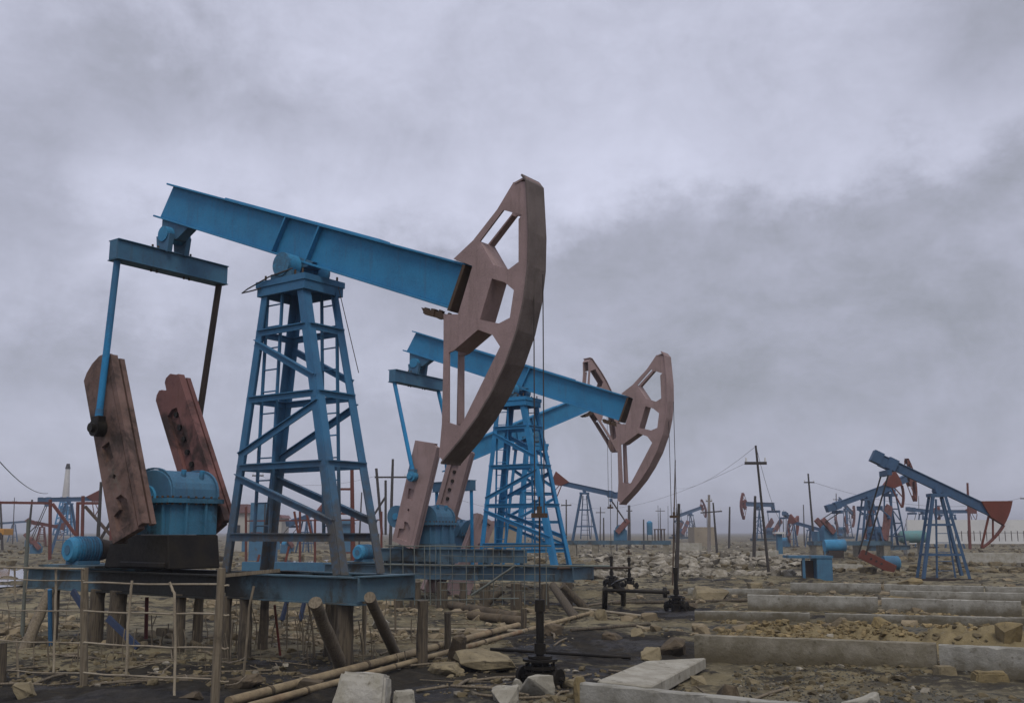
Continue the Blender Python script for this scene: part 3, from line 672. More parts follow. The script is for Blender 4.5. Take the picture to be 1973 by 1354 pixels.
        if side > 0 and detail:
            for k in range(5):
                q = CR(ang, .8 + k * .28, -.02 + .02 * (k % 2)); MB().tube((q[0], y0 + .03, q[1]), (q[0], y0 + .068, q[1]), .055, n=10).build('bolt', 'oily', ck)
        pin = CR(ang, 1.38, .06 if side < 0 else 0)
        yp = y0 - .10 if side < 0 else y1 + .12
        pb = MB(); pb.tube((pin[0], yp - .09, pin[1]), (pin[0], yp + .09, pin[1]), .15, n=16); pb.tube((pin[0], yp - .16, pin[1]), (pin[0], yp - .085, pin[1]), .08, n=12)
        pb.box((pin[0], yp, pin[1] + .13), (.22, .15, .16))
        pb.build('wrist_pin', 'oily' if detail > 1 else mm['blue'], t, .01 if detail > 1 else 0)
        ye = -1.12 if side < 0 else 1.12
        pt = MB(); a, b2 = Vector((pin[0], yp, pin[1] + .16)), Vector((eqx, ye, eqz - .15))
        pt.tube(a, b2, .062, .062, n=10); pt.tube(a - Vector((0, 0, .02)), lerp(a, b2, .06), .075, .07, n=10)
        pt.build('pitman_arm', mm['tower'] if side < 0 else 'darksteel' if detail > 1 else mm['beam'], t)
    # -------- gear reducer
    gb = MB()
    gb.bb(-3.92, -2.76, -.50, .48, 1.66, 2.20)
    for x in (-3.7, -3.3, -2.9): gb.bb(x - .02, x + .02, -.56, -.501, 1.66, 2.2)
    for y in (-.2, .2): gb.bb(-2.759, -2.70, y - .02, y + .02, 1.66, 2.2)
    gb.bb(-4.0, -2.68, -.60, .56, 2.201, 2.28)
    gbo = gb.build('gear_reducer', 'gear' if detail > 1 else mm['blue'], t)
    dm = MB(); prof = []
    for k in range(15):
        a = math.pi * k / 14; prof.append((-3.34 + .60 * math.cos(a) * (1 if abs(math.cos(a)) < .8 else .99), 2.281 + .50 * math.sin(a) ** .75))
    dm.prism(prof, -.50, .48); dmo = dm.build('gear_cover', mm['blue'], t, .02 if detail > 1 else 0)
    rb_ = MB()
    for y in (-.47, .45):
        pr = [(-3.34 + (.63) * math.cos(math.pi * k / 14), 2.29 + .53 * math.sin(math.pi * k / 14) ** .75) for k in range(15)]
        rb_.sheet(pr, y - .02, y + .02, -.03)
    for x, y in ((-2.95, -.15), (-2.9, .2), (-3.7, -.1)): rb_.tube((x, y, 2.6), (x + .03, y, 2.78), .045, n=8)
    rb_.build('lifting_rib', mm['blue'], dmo)
    if detail:
        for k in range(9):
            x = -3.95 + k * .15; MB().tube((x, -.57, 2.17), (x, -.57, 2.32), .02, n=6).build('bolt', 'rust', gbo)
        for k in range(7): MB().tube((-2.71, -.5 + k * .16, 2.17), (-2.71, -.5 + k * .16, 2.32), .02, n=6).build('bolt', 'rust', gbo)
    sf = MB(); sf.tube((CPV[0], yn + .14, CPV[1]), (CPV[0], yf + .2, CPV[1]), .12, n=16)
    for k in range(5): sf.tube((CPV[0], -.50 - .085 * k, CPV[1]), (CPV[0], -.55 - .085 * k, CPV[1]), .26 - .02 * k, n=20)
    sf.build('crank_shaft', mm['blue'], t)
    pu = MB(); pu.tube((-4.3, -.42, 2.46), (-4.3, -.22, 2.46), .33, n=24); pu.tube((-4.3, -.46, 2.46), (-4.3, -.18, 2.46), .10, n=12); pu.tube((-4.3, -.2, 2.46), (-3.9, -.1, 2.35), .06, n=10)
    pu.build('drive_pulley', 'blue', t)
    pd = MB(); pd.prism([(-4.55, 1.08), (-2.62, 1.08), (-2.72, 1.655), (-4.0, 1.655), (-4.42, 1.5)], -.55, .5)
    pd.bb(-4.0, -2.7, -.60, -.551, 1.1, 1.2)
    pd.build('reducer_pedestal', 'oily' if detail > 1 else mm['base'], t, .02 if detail > 1 else 0)
    # motor on the tail of the skid
    if motor:
     mo = MB(); mx, mz = -5.58, 1.38
     mo.tube((mx, -.58, mz), (mx, -.08, mz), .235, n=24); mo.tube((mx, -.65, mz), (mx, -.58, mz), .19, .235, n=24); [mo.tube((mx, -.52 + .055 * k_, mz), (mx, -.505 + .055 * k_, mz), .25, n=24) for k_ in range(8)]; mo.tube((mx, -.66, mz), (mx, -.645, mz), .09, n=16)
     mo.bb(mx - .2, mx + .2, -.55, -.1, 1.112, 1.18)
     moo = mo.build('motor', mm['blue'], t)
     m2 = MB(); m2.tube((mx, -.05, mz), (mx, .22, mz), .22, .16, n=20); m2.tube((mx, .2, mz), (mx, .34, mz), .17, n=20); m2.build('motor_end_bell', 'darksteel', moo)
     ms = MB().bb(-6.35, -4.5, -.75, .45, 1.07, 1.11);  ms.build('motor_plate', mm['base'], t)
    if detail > 1:
        gd = MB()
        gd.bar((-5.2, .2, 1.3), (-4.3, .2, 2.3), .05, .05); gd.bar((-4.3, .2, 1.3), (-5.1, .2, 2.1), .05, .05); gd.bar((-4.75, .1, 1.22), (-4.75, .1, 2.7), .07, .07)
        gd.build('belt_guard_frame', 'rust', t)
    # -------- skid
    x0, x1 = base_x
    sk = MB(); zt, zb_ = 1.01, .68
    for yy in (-.62, .62):
        sk.bb(x0, -1.15, yy - .012, yy + .012, zb_, zt); sk.bb(x0, -1.15, yy - .1, yy + .1, zt + .001, zt + .022); sk.bb(x0, -1.15, yy - .1, yy + .1, zb_ - .022, zb_ - .001)
    for xx in (x0, -5.2, -4.2, -2.3): sk.bb(xx, xx + .03, -.607, .607, zb_, zt - .002)
    sk.build('skid_beam', mm['base'], t)
    cr = MB(); cy = .56
    cr.bb(-1.10, x1 - .02, -cy - .012, -cy + .012, .70, 1.05); cr.bb(-1.10, x1 - .02, -cy - .1, -cy + .1, 1.051, 1.07); cr.bb(-1.10, x1 - .02, -cy - .1, -cy + .1, .68, .699)
    cr.bb(-1.10, x1 - .02, cy - .012, cy + .012, .70, 1.05); cr.bb(-1.10, x1 - .02, cy - .1, cy + .1, 1.051, 1.07)
    cr.bb(x1 - .018, x1 + .012, -cy - .1, cy - .04, .74, 1.068); cr.bb(x1 - .1, x1 + .1, -cy - .1, cy - .04, 1.071, 1.088)
    for xx in (-1.12, -.3, .6): cr.bb(xx, xx + .03, -.54, .54, .72, 1.045)
    cr.build('front_frame', mm['base'], t)
    return t

FR1 = (-3.315, 16.287, -.629); FR2 = (.355, 29.08, -.558); FR3 = (.827, 35.75, .67)
def W2(fr, x, y, z, dz=0.0):
    c, s = math.cos(fr[2]), math.sin(fr[2]); return Vector((fr[0] + c * x - s * y, fr[1] + s * x + c * y, z + dz))
pj1 = pumpjack('largest pumpjack, nearest the camera, blue beam tilted down to a big rose horsehead', FR1, mats=dict(base='base_near'))
pj2 = pumpjack('second pumpjack, directly behind the nearest, clean blue tower and rose horsehead at right', FR2, -.29, .021, tower_shift=.08,
               crank_a=math.atan2(2.35, 0.66), crankfar_a=math.atan2(2.2, .72), mats=dict(tower='tower_clean', crank='head', crank_far='head', blue='blue'), detail=1, crank_w=.92)
for x0_, x1_, ya_, z0_, z1_ in ((-4.6, .55, -.80, 1.16, 1.50),):
    q_ = MB().bb(x0_, x1_, ya_, ya_ + .02, z0_, z1_).bb(x0_, x1_, ya_ - .06, ya_ + .06, z1_ + .001, z1_ + .03)
    for k_ in range(13): xx_ = x0_ + (x1_ - x0_) * k_ / 12; q_.bb(xx_ - .015, xx_ + .015, ya_ - .05, ya_ - .001, z0_, z1_)
    q_.build('side_panel', 'base', pj2)
    for k_ in range(5): xx_ = x0_ + .2 + (x1_ - x0_ - .4) * k_ / 4; MB().bb(xx_ - .04, xx_ + .04, ya_ + .03, ya_ + .1, 1.03, z0_ + .2).build('panel_post', 'base', pj2)
pj3 = pumpjack('pumpjack hidden behind the second one, its beam rising to a raised horsehead', FR3, -.363, .728, scale=.883, base_x=(-4.7, 1.9), motor=False,
               crank_a=-2.0, mats=dict(tower='tower_clean', crank='head', crank_far='head'), detail=1)

#@@WELL
def well(label, p, zcar, ztop_l, r=1.0, arcx=None, grp='wellheads under the horseheads'):
    """wellhead with polished rod: p on the ground; zcar height of the rod carrier; ztop_l height where the cables leave the head"""
    g = p.z; t = thing('wellhead', label, 'wellhead', (p.x, p.y, g), -.6, grp)
    b = MB(); b.tube((0, 0, -.1), (0, 0, .22), .14 * r, n=16); b.tube((0, 0, .16), (0, 0, .20), .20 * r, n=16); b.tube((0, 0, .235), (0, 0, .275), .21 * r, n=16); b.tube((0, 0, .28), (0, 0, .36), .12 * r, n=16); b.tube((0, 0, .365), (0, 0, .395), .16 * r, n=16)
    b.tube((0, 0, .33), (0, 0, .36), .23 * r, n=16)
    for k in range(8):
        a = k * .785; b.tube((.18 * r * math.cos(a), .18 * r * math.sin(a), .13), (.18 * r * math.cos(a), .18 * r * math.sin(a), .31), .018, n=6)
    b.build('casing_flange', 'oily', t)
    s = MB(); s.tube((0, 0, .39), (0, 0, 1.08), .052 * r, n=12); s.tube((0, 0, .95), (0, 0, 1.1), .068 * r, n=12); s.tube((0, 0, .42), (0, 0, .55), .075 * r, n=12); s.build('stuffing_box', 'oily', t)
    for sx in (-1, 1):
        v = MB(); v.tube((sx * .1, 0, .12), (sx * .26, 0, .12), .05, n=10); v.tube((sx * .26, 0, .12), (sx * .30, 0, .12), .13 * r, n=16); v.tube((sx * .30, 0, .12), (sx * .36, 0, .12), .03, n=8); v.build('side_valve', 'oily', t)
    rd = MB(); rd.tube((0, 0, 1.05), (0, 0, zcar - g + .25), .011 * r, n=8); rd.build('polished_rod', 'darksteel', t)
    cr = MB(); cr.box((0, 0, zcar - g), (.21, .08, .06)); cr.tube((0, 0, zcar - g + .03), (0, 0, zcar - g + .12), .035, n=8); cr.build('carrier_bar', 'rust', t)
    cb = MB()
    for sx in (-.075, .075): cb.tube((sx, 0, zcar - g), (sx, 0, ztop_l - g), .009, n=6)
    cb.build('bridle_cable', 'cable', t)
    return t
w1 = W2(FR1, 4.55, 0, 0); w1.z = gz(w1.x, w1.y)
well('black oily wellhead under the nearest horsehead with flange and side valves', w1, 1.92, 5.2)
w2 = W2(FR2, 4.55, 0, 0); w2.z = gz(w2.x, w2.y)
well('wellhead under the second horsehead with a black pipe running left', w2, 2.1, 5.1)
w3 = W2(FR3, 3.6, 0, 0); w3.z = gz(w3.x, w3.y)
well('wellhead below the raised third horsehead, half hidden by the second horsehead', w3, 2.6, 6.0)
#@@REST
# ------------------------------------------------------------------ smaller pumpjacks with solid red heads
def small_pump(label, u, D, yaw, tilt, Ht=3.5, front=2.7, rear=3.1, base=None, zb=None, red='red', blue='farblue', gear=True, hs=1.0, crank=0.6, group='smaller pumpjacks with solid red heads', eqtail=True):
    p = AT(u, 1030, D); x, y = p.x, p.y; g = gz(x, y); zb = g if zb is None else zb
    t = thing('pumpjack', label, 'pumpjack', (x, y, zb), yaw, group)
    hb, ht = .95 * Ht / 3.5, .26
    L = [(-hb, -.5), (hb, -.5), (hb, .5), (-hb, .5)]; T = [(-ht, -.3), (ht, -.3), (ht, .3), (-ht, .3)]
    P = lambda i, k: (L[i][0] + (T[i][0] - L[i][0]) * k, L[i][1] + (T[i][1] - L[i][1]) * k, Ht * k)
    for i in range(4): MB().bar(P(i, 0), P(i, 1), .12, .12).build('tower_leg', blue, t)
    for k in (.30, .66):
        for a in range(4): MB().bar(P(a, k), P((a + 1) % 4, k), .06, .09).build('cross_rail', blue, t)
    lad = MB(); lad.bar((-.12 - .25, -.46, .1), (-.14, -.30, Ht * .97), .06, .06); lad.bar((.12 + .25, -.46, .1), (.14, -.30, Ht * .97), .06, .06)
    for k in range(1, 9): s = k / 9; lad.bar((-.37 + .23 * s, -.46 + .16 * s, Ht * s), (.37 - .23 * s, -.46 + .16 * s, Ht * s), .03, .03)
    lad.build('ladder', blue, t)
    hd = MB().bb(-.36, .36, -.36, .36, Ht, Ht + .14); hd.tube((0, -.3, Ht + .26), (0, .3, Ht + .26), .13, n=12); hd.build('saddle_bearing', blue, t)
    c, s = math.cos(tilt), math.sin(tilt); pz = Ht + .48
    B = lambda q: (q[0] * c - q[1] * s, pz + q[0] * s + q[1] * c)
    bm_ = MB().prism([B(q) for q in ((-rear, -.17), (front, -.17), (front, .17), (-rear, .17))], -.08, .08)
    for z0 in (-.20, .171): bm_.prism([B(q) for q in ((-rear, z0), (front, z0), (front, z0 + .03), (-rear, z0 + .03))], -.13, .13)
    bo = bm_.build('walking_beam', blue, t)
    cw = MB()
    for q0 in (-rear - .05, -rear + .62): cw.prism([B(q) for q in ((q0, -.26), (q0 + .42, -.26), (q0 + .42, .24), (q0, .24))], -.26, .26)
    cw.prism([B(q) for q in ((-rear + .25, .10), (-rear + 1.1, .10), (-rear + 1.0, -.3), (-rear + .35, -.3))], -.2, .2)
    cw.build('beam_weight', blue, bo)
    Rr = front + .55 * hs; a1, a2 = .30 * hs, -.62 * hs; am = -.10
    arc = lambda a, b, n: [(Rr * math.cos(a + (b - a) * k / n), Rr * math.sin(a + (b - a) * k / n)) for k in range(n + 1)]
    so_ = MB().prism([B(q) for q in [(front - .75, .20)] + arc(a1, am, 5) + [(front - .15, -.24)]], -.17, .17); h = so_.build('horsehead', red, t)
    lo = MB().sheet([B(q) for q in arc(am, a2, 7)][::-1], -.17, .17, .05); lo.build('arc_plate', red, h)
    e = arc(a2, a2, 1)[0]
    st = MB(); q1, q2 = B((front - .2, -.2)), B(e); st.bar((q1[0], 0, q1[1]), (q2[0], 0, q2[1]), .10, .07); q1, q2 = B((front, -.25)), B(arc(-.38 * hs, 0, 1)[0]); st.bar((q1[0], 0, q1[1]), (q2[0], 0, q2[1]), .08, .06); st.build('head_strut', red, h)
    if eqtail:
        q = B((-rear + .7, -.35)); eq = MB().bb(q[0] - .09, q[0] + .09, -.75, .75, q[1] - .25, q[1] - .02); eq.build('equalizer', blue, t)
        cx, cz = -rear * .95, .85
        for sy in (-1, 1):
            pin = (cx - .55 * math.cos(crank), cz + .9 * math.sin(crank))
            MB().tube((q[0], sy * .68, q[1] - .1), (pin[0], sy * .68, pin[1]), .035, n=8).build('pitman_arm', 'darksteel', t)
            if gear:
                d = Vector((pin[0] - cx, 0, pin[1] - cz)).normalized(); cc = Vector((cx, sy * .55, cz))
                MB().bar(cc - d * .35, cc + d * .95, .4, .2, up=(0, 1, 0)).build('crank', 'crank_far', t, .02)
        if gear:
            g_ = MB().bb(cx - .5, cx + .5, -.42, .42, .0, .8); g_.tube((cx - .0, -.40, .8), (cx, .40, .8), .40, n=16); g_.build('gear_reducer', 'blue', t, .02)
    if base:
        b0, b1 = base; sk = MB()
        for yy in (-.55, .55): sk.bb(b0, b1, yy - .1, yy + .1, -.30, -.01)
        for xx in (b0, b0 + 1.5, 0, b1 - .2): sk.bb(xx, xx + .2, -.449, .449, -.28, -.02)
        sk.build('skid_beam', 'base' if blue != 'rust' else 'rust', t)
        for k, xx in enumerate((b0 + .4, -.8, b1 - .4)):
            pz_ = g - zb
            MB().bb(xx - .25, xx + .25, -.6, .6, pz_ - .2, -.301).build('plinth', 'concrete_dirty', t)
    else:
        MB().bb(-hb - .25, hb + .45, -.62, -.42, -.06, .06).bb(-hb - .25, hb + .45, .42, .62, -.06, .06).bb(-hb - .24, -hb - .1, -.419, .419, -.05, .05).build('sill', 'darksteel', t)
    return t

small_pump('pumpjack standing on bare ground at right, steep blue beam down to a solid red head', 1811, 43.7, -.12, -.475, Ht=3.45, front=2.6, rear=2.85, hs=.86, crank=.2, gear=False)
small_pump('pumpjack whose beam climbs to a red wedge head, left of the tall ladder tower', 1675, 75, .12, .33, Ht=2.9, front=2.2, rear=3.3, zb=1.08, base=(-4.5, 1.4), hs=1.1)
small_pump('pumpjack on a long blue skid, red head up at its left end, between two horseheads', 1127, 80, math.pi - .15, .22, Ht=3.55, front=2.0, rear=2.9, zb=1.08, base=(-6.6, 1.3), hs=1.05)
small_pump('far small pumpjack with its red head at the right end, left of the blue posts', 1525, 137, 1.0, -.2, Ht=3.3, front=2.6, rear=2.8)
small_pump('far pumpjack with a red head on its left, beside the leaning bare pole', 1562, 130, math.pi - .8, .25, Ht=2.2, front=2.6, rear=2.4)
small_pump('far pumpjack standing just left of another above the white wall', 1781, 125, .35, -.08, Ht=3.9, front=2.0, rear=2.3, gear=False)
small_pump('far pumpjack with a level beam above the middle of the white wall', 1838, 125, -.3, 0.0, Ht=4.1, front=2.2, rear=2.0, gear=False, red='redpipe')
small_pump('pumpjack with a level beam and rust-red head in front of the white-topped mast', 128, 95, .55, .04, Ht=4.6, front=2.2, rear=2.6, red='redpipe')
small_pump('tiny distant pumpjack right of the orange truck', 25, 210, .3, .08, Ht=3.5)
small_pump('distant all-red pumpjack left of the gantry post', 80, 130, .5, -.2, Ht=2.3, front=2.2, rear=1.4, blue='redpipe')
small_pump('distant pumpjack seen through the legs of the nearest tower', 590, 100, .9, .30, Ht=3.0, front=2.2, rear=2.4, red='redpipe')
gf = 'distant pumpjacks with open latticed heads'
def far_pump(label, u, D, yaw, dth, sc=1.0, z=None, head='farhead', ca=None):
    p = AT(u, 1030, D); z = gz(p.x, p.y) if z is None else z
    return pumpjack(label, (p.x, p.y, yaw), z, dth, mats=dict(beam='farblue', head=head, tower='farblue', crank='crank_far', crank_far='crank_far', base='base', blue='farblue'), detail=0, scale=sc, group=gf, base_x=(-6.2, 1.6), crank_a=ca)
far_pump('pumpjack with a thin latticed head raised behind the two red-headed pumpjacks', 1723, 82, .72, .62, .86, ca=1.2)
far_pump('distant pumpjack with its latticed head at right, behind the rising red-headed beam', 1634, 190, .95, .03, 1.0)
far_pump('distant pumpjack with a level beam and tall latticed head at its left end', 1463, 165, math.pi + .72, .36, 1.0, head='redpipe', ca=2.4)
far_pump('distant pumpjack beside the tan block building, head raised at right', 1333, 225, .6, .62, 1.0, head='redpipe', ca=1.0)

# ------------------------------------------------------------------ piles and props below the nearest skid
def pile(label, a, b, r, m='pile', group='timber piles under the nearest pumpjack', name='pile'):
    a, b = Vector(a), Vector(b); mb = MB(); n = 7
    rng = random.Random(int(a.x * 1000) ^ int(b.y * 77)); pts = [a + (b - a) * k / n for k in range(n + 1)]
    pts = [q + Vector((rng.uniform(-.008, .008), rng.uniform(-.008, .008), 0)) for q in pts]
    mb.path(pts, [r * (1.12 - .14 * k / n) for k in range(n + 1)], 12, .05, 3)
    return tag(mb.build(name, m), label, 'pile', group)
def Lp(x, y, z, fr=FR1): q = W2(fr, x, y, z); return q
def gp(x, y, fr=FR1, sink=.15): q = W2(fr, x, y, 0); q.z = gz(q.x, q.y) - sink; return q
vp = [(-5.9, -.62, .075, 'thin pile under the far left end of the nearest skid, beside the blue pipe'), (-4.55, -.62, .13, 'thick pile under the near crank, right of the left fence post'),
      (-3.95, -.60, .15, 'thickest dark pile under the oily pedestal'), (-3.1, .45, .085, 'dark pile right of the red stake, below the gear reducer'), (-2.2, -.60, .09, 'black pile in the middle of the near fence panel'),
      (-1.35, .45, .075, 'thin dark pile just behind the thick fence post'), (-1.0, -.60, .07, 'thin pile right of the thick fence post'), (-.62, -.55, .10, 'pile with pale streaks under the left end of the front frame'),
      (.15, .50, .085, 'thin pile beside the rusty orange rod'), (.62, .25, .15, 'thick square-looking pile under the middle of the front frame'), (1.50, -.50, .12, 'stout pile standing right behind the leaning log'), (2.05, .55, .08, 'rearmost thin pile under the right end of the front frame')]
for x, y, r, lb in vp: pile(lb, gp(x, y), Lp(x, y, .70), r)
d1 = AT(606, 1160, 13.6); d2 = G(662, 1288); pile('thick leaning log propping the front frame beside the concrete block', d2 - Vector((0, 0, .06)), d1, .088, 'wood', 'leaning props of the nearest pumpjack', 'leaning_log')
d1 = AT(712, 1150, 14.2); d2 = G(765, 1258); pile('leaning log at the right end of the front frame', d2 - Vector((0, 0, .06)), d1, .078, 'wood', 'leaning props of the nearest pumpjack', 'leaning_log')
d1 = AT(96, 1138, 18.6); d2 = G(45, 1250); pile('leaning log at the left end of the skid, foot to the left', d2 - Vector((0, 0, .06)), d1, .088, 'wood', 'leaning props of the nearest pumpjack', 'leaning_log')
for k, (u, D, lb) in enumerate(((770, 27.8, 'pile under the left end of the second skid'), (800, 27.6, 'dark pile under the second skid, second from its left end'), (852, 27.4, 'pile under the cranks of the second pumpjack'), (893, 27.2, 'pile left of the middle of the second skid'),
                               (935, 27.0, 'light-stained pile under the tower of the second pumpjack'), (995, 26.6, 'slim pile under the right half of the second skid'), (1050, 26.6, 'pile just right of the nearest wellhead rod'), (1093, 27.2, 'last pile at the right end of the second skid'))):
    a = AT(u, 1140, D); g = Vector((a.x, a.y, gz(a.x, a.y) - .1)); a.z = .40; pile(lb, g, a, .14 if k % 3 else .10, 'pile', 'timber piles under the second pumpjack')
for (u0, v0, u1, v1, D, lb) in ((1065, 1128, 1110, 1195, 26.2, 'long leaning log at the right end of the second skid'), (1083, 1128, 1130, 1178, 26.8, 'shorter leaning log beside the long one at the second skid'), (968, 1135, 925, 1175, 27, 'leaning log under the tower of the second pumpjack')):
    b = G(u1, v1 - 4); pile(lb, b, AT(u0, v0, D), .10, 'pile', 'leaning props of the second pumpjack', 'leaning_log')
def rod(name, label, cat, pts, r, m, group=None, n=8, wob=0.0):
    return tag(MB().path(pts, r, n, wob).build(name, m), label, cat, group)
rod('blue_pipe', 'upright blue pipe beside the left leaning log', 'pipe', [G(98, 1243) - Vector((0, 0, .1)), AT(96, 1135, 18.0)], .038, 'farblue')
for a, b, D, lb in (((140, 1138), (168, 1182), 17.2, 'short blue slanted bar hanging from the skid by the left fence post'), ((208, 1190), (266, 1246), 17.0, 'long dark blue bar slanting down to the oily mud'), ((555, 1150), (543, 1195), 21, 'bright blue bar seen below the front frame, left one'), ((588, 1152), (578, 1195), 21, 'bright blue bar seen below the front frame, right one')):
    tag(MB().bar(AT(*a, D), AT(*b, D - .2), .05, .10).build('steel_bar', 'darkblue'), lb, 'steel bar', 'loose blue bars under the nearest skid')
rod('red_stake', 'thin red stake seen below the skid in the near fence panel', 'stake', [G(281, 1236), AT(283, 1150, G(281, 1236).y)], .035, 'redpipe')
rod('orange_rod', 'rusty orange rod leaning on a pile under the front frame', 'rod', [G(540, 1262), AT(529, 1165, G(540, 1262).y - .3)], .02, 'red')
# plank on top of the front frame
tag(MB().bar(AT(428, 1109, 15.2), AT(532, 1099, 14.9), .22, .05).build('plank', 'wood'), 'weathered plank lying on the front frame beside the thick fence post', 'plank')

# ------------------------------------------------------------------ wire fences
def fence_post(name, label, u, vt, vb, D, w, m='wood', du=0, group='posts of the near wire fence'):
    a = AT(u + du, vt, D); b = AT(u, vb, D); b.z = min(b.z, gz(b.x, b.y)) - .1
    mb = MB(); n = 6; pts = [b + (a - b) * k / n for k in range(n + 1)]
    mb.path(pts, [w * (1 + .07 * math.sin(k * 2.1)) for k in range(n + 1)], 7, .06, int(u))
    return tag(mb.build(name, m), label, 'fence post', group)
fence_post('fence_post', 'thick weathered wooden fence post, right of the pair in the foreground', 414, 1094, 1350, 11.8, .052, du=13)
fence_post('fence_post', 'weathered fence post left of the oily mud, slimmer than its neighbour', 163, 1093, 1308, 13.3, .05, du=0)
fence_post('fence_post', 'short dark broken post at the left edge of the picture', 6, 1238, 1305, 13.9, .05, 'pile')
fence_post('fence_post', 'grey-blue steel post standing on the left end of the fence', 53, 1000, 1100, 19.5, .035, 'mesh', du=2)
fw = thing('wire_fence', 'crooked wire mesh strung between the weathered posts before the oily mud', 'wire fence', tuple(AT(160, 1300, 13.3)))
def fwire(name, pts, r=.011, m='wire', parent=fw):
    P = [AT(*p) for p in pts]; full = []
    rr = random.Random(int(P[0].x * 999))
    for i in range(len(P) - 1):
        for k in range(6): full.append(P[i].lerp(P[i + 1], k / 6) + Vector((0, rr.uniform(-.008, .008), rr.uniform(-.007, .007) - .012 * math.sin(math.pi * k / 6))))
    full.append(P[-1]); o = MB().path(full, r, 6).build(name, m, parent)
    if parent is not None: o.matrix_parent_inverse = Matrix.Translation(-parent.location)
    return o
for a, b in ((1121, 1125), (1177, 1182), (1238, 1248), (1296, 1308)):
    fwire('wire', [(162, a, 13.2), (420, b, 11.85)], .013)
for a, b in ((1092, 1095), (1113, 1118), (1173, 1177), (1232, 1238), (1289, 1296)): fwire('wire', [(-30, a - 1, 14.4), (162, b, 13.25)], .009 if a != 1092 else .014)
for v in (1126, 1183, 1247, 1311): fwire('wire', [(424, v, 11.8), (441, v + 1, 11.8)], .012)
fwire('picket', [(254, 1119, 12.6), (247, 1200, 12.6), (243, 1300, 12.6)], .017); fwire('picket', [(327, 1121, 12.25), (336, 1142, 12.2), (338, 1245, 12.2), (336, 1342, 12.1)], .017)
fwire('picket', [(108, 1095, 13.6), (107, 1180, 13.6), (103, 1295, 13.5)], .017); fwire('picket', [(28, 1090, 14.1), (30, 1155, 14.1)], .014); fwire('picket', [(32, 1230, 14.1), (35, 1305, 14.1)], .017)
fwire('picket', [(54, 1100, 14), (50, 1140, 14)], .008)
sa = thing('dry_sapling', 'thin bent dry stem right of the thick fence post', 'stem', tuple(G(468, 1302)))
fwire('stem', [(489, 1128, 12.9), (480, 1170, 12.9), (476, 1230, 12.9), (469, 1302, 12.9)], .016, 'wood', sa)
fwire('stem', [(434, 1319, 12), (455, 1316, 12.2), (474, 1300, 12.5)], .01, 'wood', sa); fwire('stem', [(430, 1276, 12), (452, 1274, 12.4), (472, 1266, 12.8)], .009, 'wood', sa)
for u0, v0, u1, v1, r, lb in ((594, 1160, 608, 1266, .016, 'thin crooked stake left of the thick leaning log'), (702, 1128, 700, 1262, .036, 'pale stake right of the leaning log'), (666, 1180, 668, 1262, .026, 'short stake between the leaning log and the pale stake'), (760, 1152, 762, 1222, .02, 'thin grey stake right of the front frame'), (862, 1180, 862, 1256, .055, 'dark stub post at the end of the long tan pipes'), (1009, 1172, 1008, 1210, .06, 'stubby rusty post behind the nearest wellhead')):
    g = G(u1, v1); rod('stake', lb, 'stake', [g - Vector((0, 0, .08)), AT((u0 + u1) / 2 + 1, (v0 + v1) / 2, g.y), AT(u0, v0, g.y)], r, 'wood' if r < .05 else 'pile', 'stakes around the nearest pumpjack')
f2 = thing('wire_fence', 'grey mesh fence with pipe rails in front of the second pumpjack', 'wire fence', tuple(G(900, 1190)))
for pts, r in (([(742, 1051, 25.5), (1062, 1051, 24.2)], .018), ([(738, 1087, 25.5), (1175, 1090, 24)], .024), ([(850, 1121, 25), (1000, 1121, 24.4)], .010), ([(738, 1156, 25.5), (1000, 1152, 24.4)], .014), ([(850, 1070, 25), (1060, 1071, 24.2)], .008), ([(780, 1105, 25.3), (1070, 1106, 24.2)], .008), ([(850, 1136, 25), (1010, 1137, 24.4)], .008)):
    fwire('rail', pts, r, 'mesh', f2)
for u in (752, 776, 798, 818, 828, 839, 848, 871, 898, 914, 931, 950, 967, 990, 1010, 1030, 1052): fwire('picket', [(u, 1050, 25.4 - (u - 742) * .0037), (u + 1, 1165, 25.4 - (u - 742) * .0037)], .007 if u % 2 else .011, 'mesh', f2)
fwire('brace_pipe', [(994, 1088, 24.2), (908, 1146, 24.6)], .03, 'mesh', f2)

# ------------------------------------------------------------------ pipes lying about
def lay(label, u0, v0, u1, v1, r, m='tanpipe', lift=None, group='long tan pipes lying across the foreground', name='pipe', joints=3):
    a, b = G(u0, v0), G(u1, v1); L = r if lift is None else lift
    n = 12; P = []
    for k in range(n + 1):
        q = a.lerp(b, k / n); P.append(Vector((q.x, q.y, a.z + (b.z - a.z) * k / n + L)))
    top = max(gz(q.x, q.y) + r * .5 - q.z for q in P); P = [q + Vector((0, 0, max(0, top) * .6)) for q in P]
    t = MB().path(P, r, 14, .035, int(u0)).build(name, m)
    for k in range(joints):
        q = (k + .6) / joints; i = min(n - 1, int(q * n)); c = P[i]; d = (P[i + 1] - P[i]).normalized()
        MB().tube(c - d * r * .5, c + d * r * .5, r * 1.13, n=14).build('joint_band', 'rock_brown' if m == 'tanpipe' else m, t)
    return tag(t, label, 'pipe', group)
lay('long tan wrapped pipe with a collar joint, upper one of the pair beside the block', 440, 1364, 999, 1211, .058, joints=4)
lay('slimmer tan pipe running under the concrete block, tip near the second skid', 478, 1372, 1134, 1186, .042, joints=5)
lay('thick brown pipe with a swollen end behind the dark stub post', 868, 1172, 1000, 1199, .11, 'rock_brown', group='brown pipes behind the nearest wellhead', joints=2)
lay('thick mud-covered pipe lying behind the thick brown one', 905, 1193, 1010, 1205, .10, 'rock_brown', group='brown pipes behind the nearest wellhead', joints=1)
lay('thin pale pipe lying on the mud below the second mesh fence', 735, 1216, 1010, 1220, .03, 'wire', group='thin pipes in the mud', joints=2)
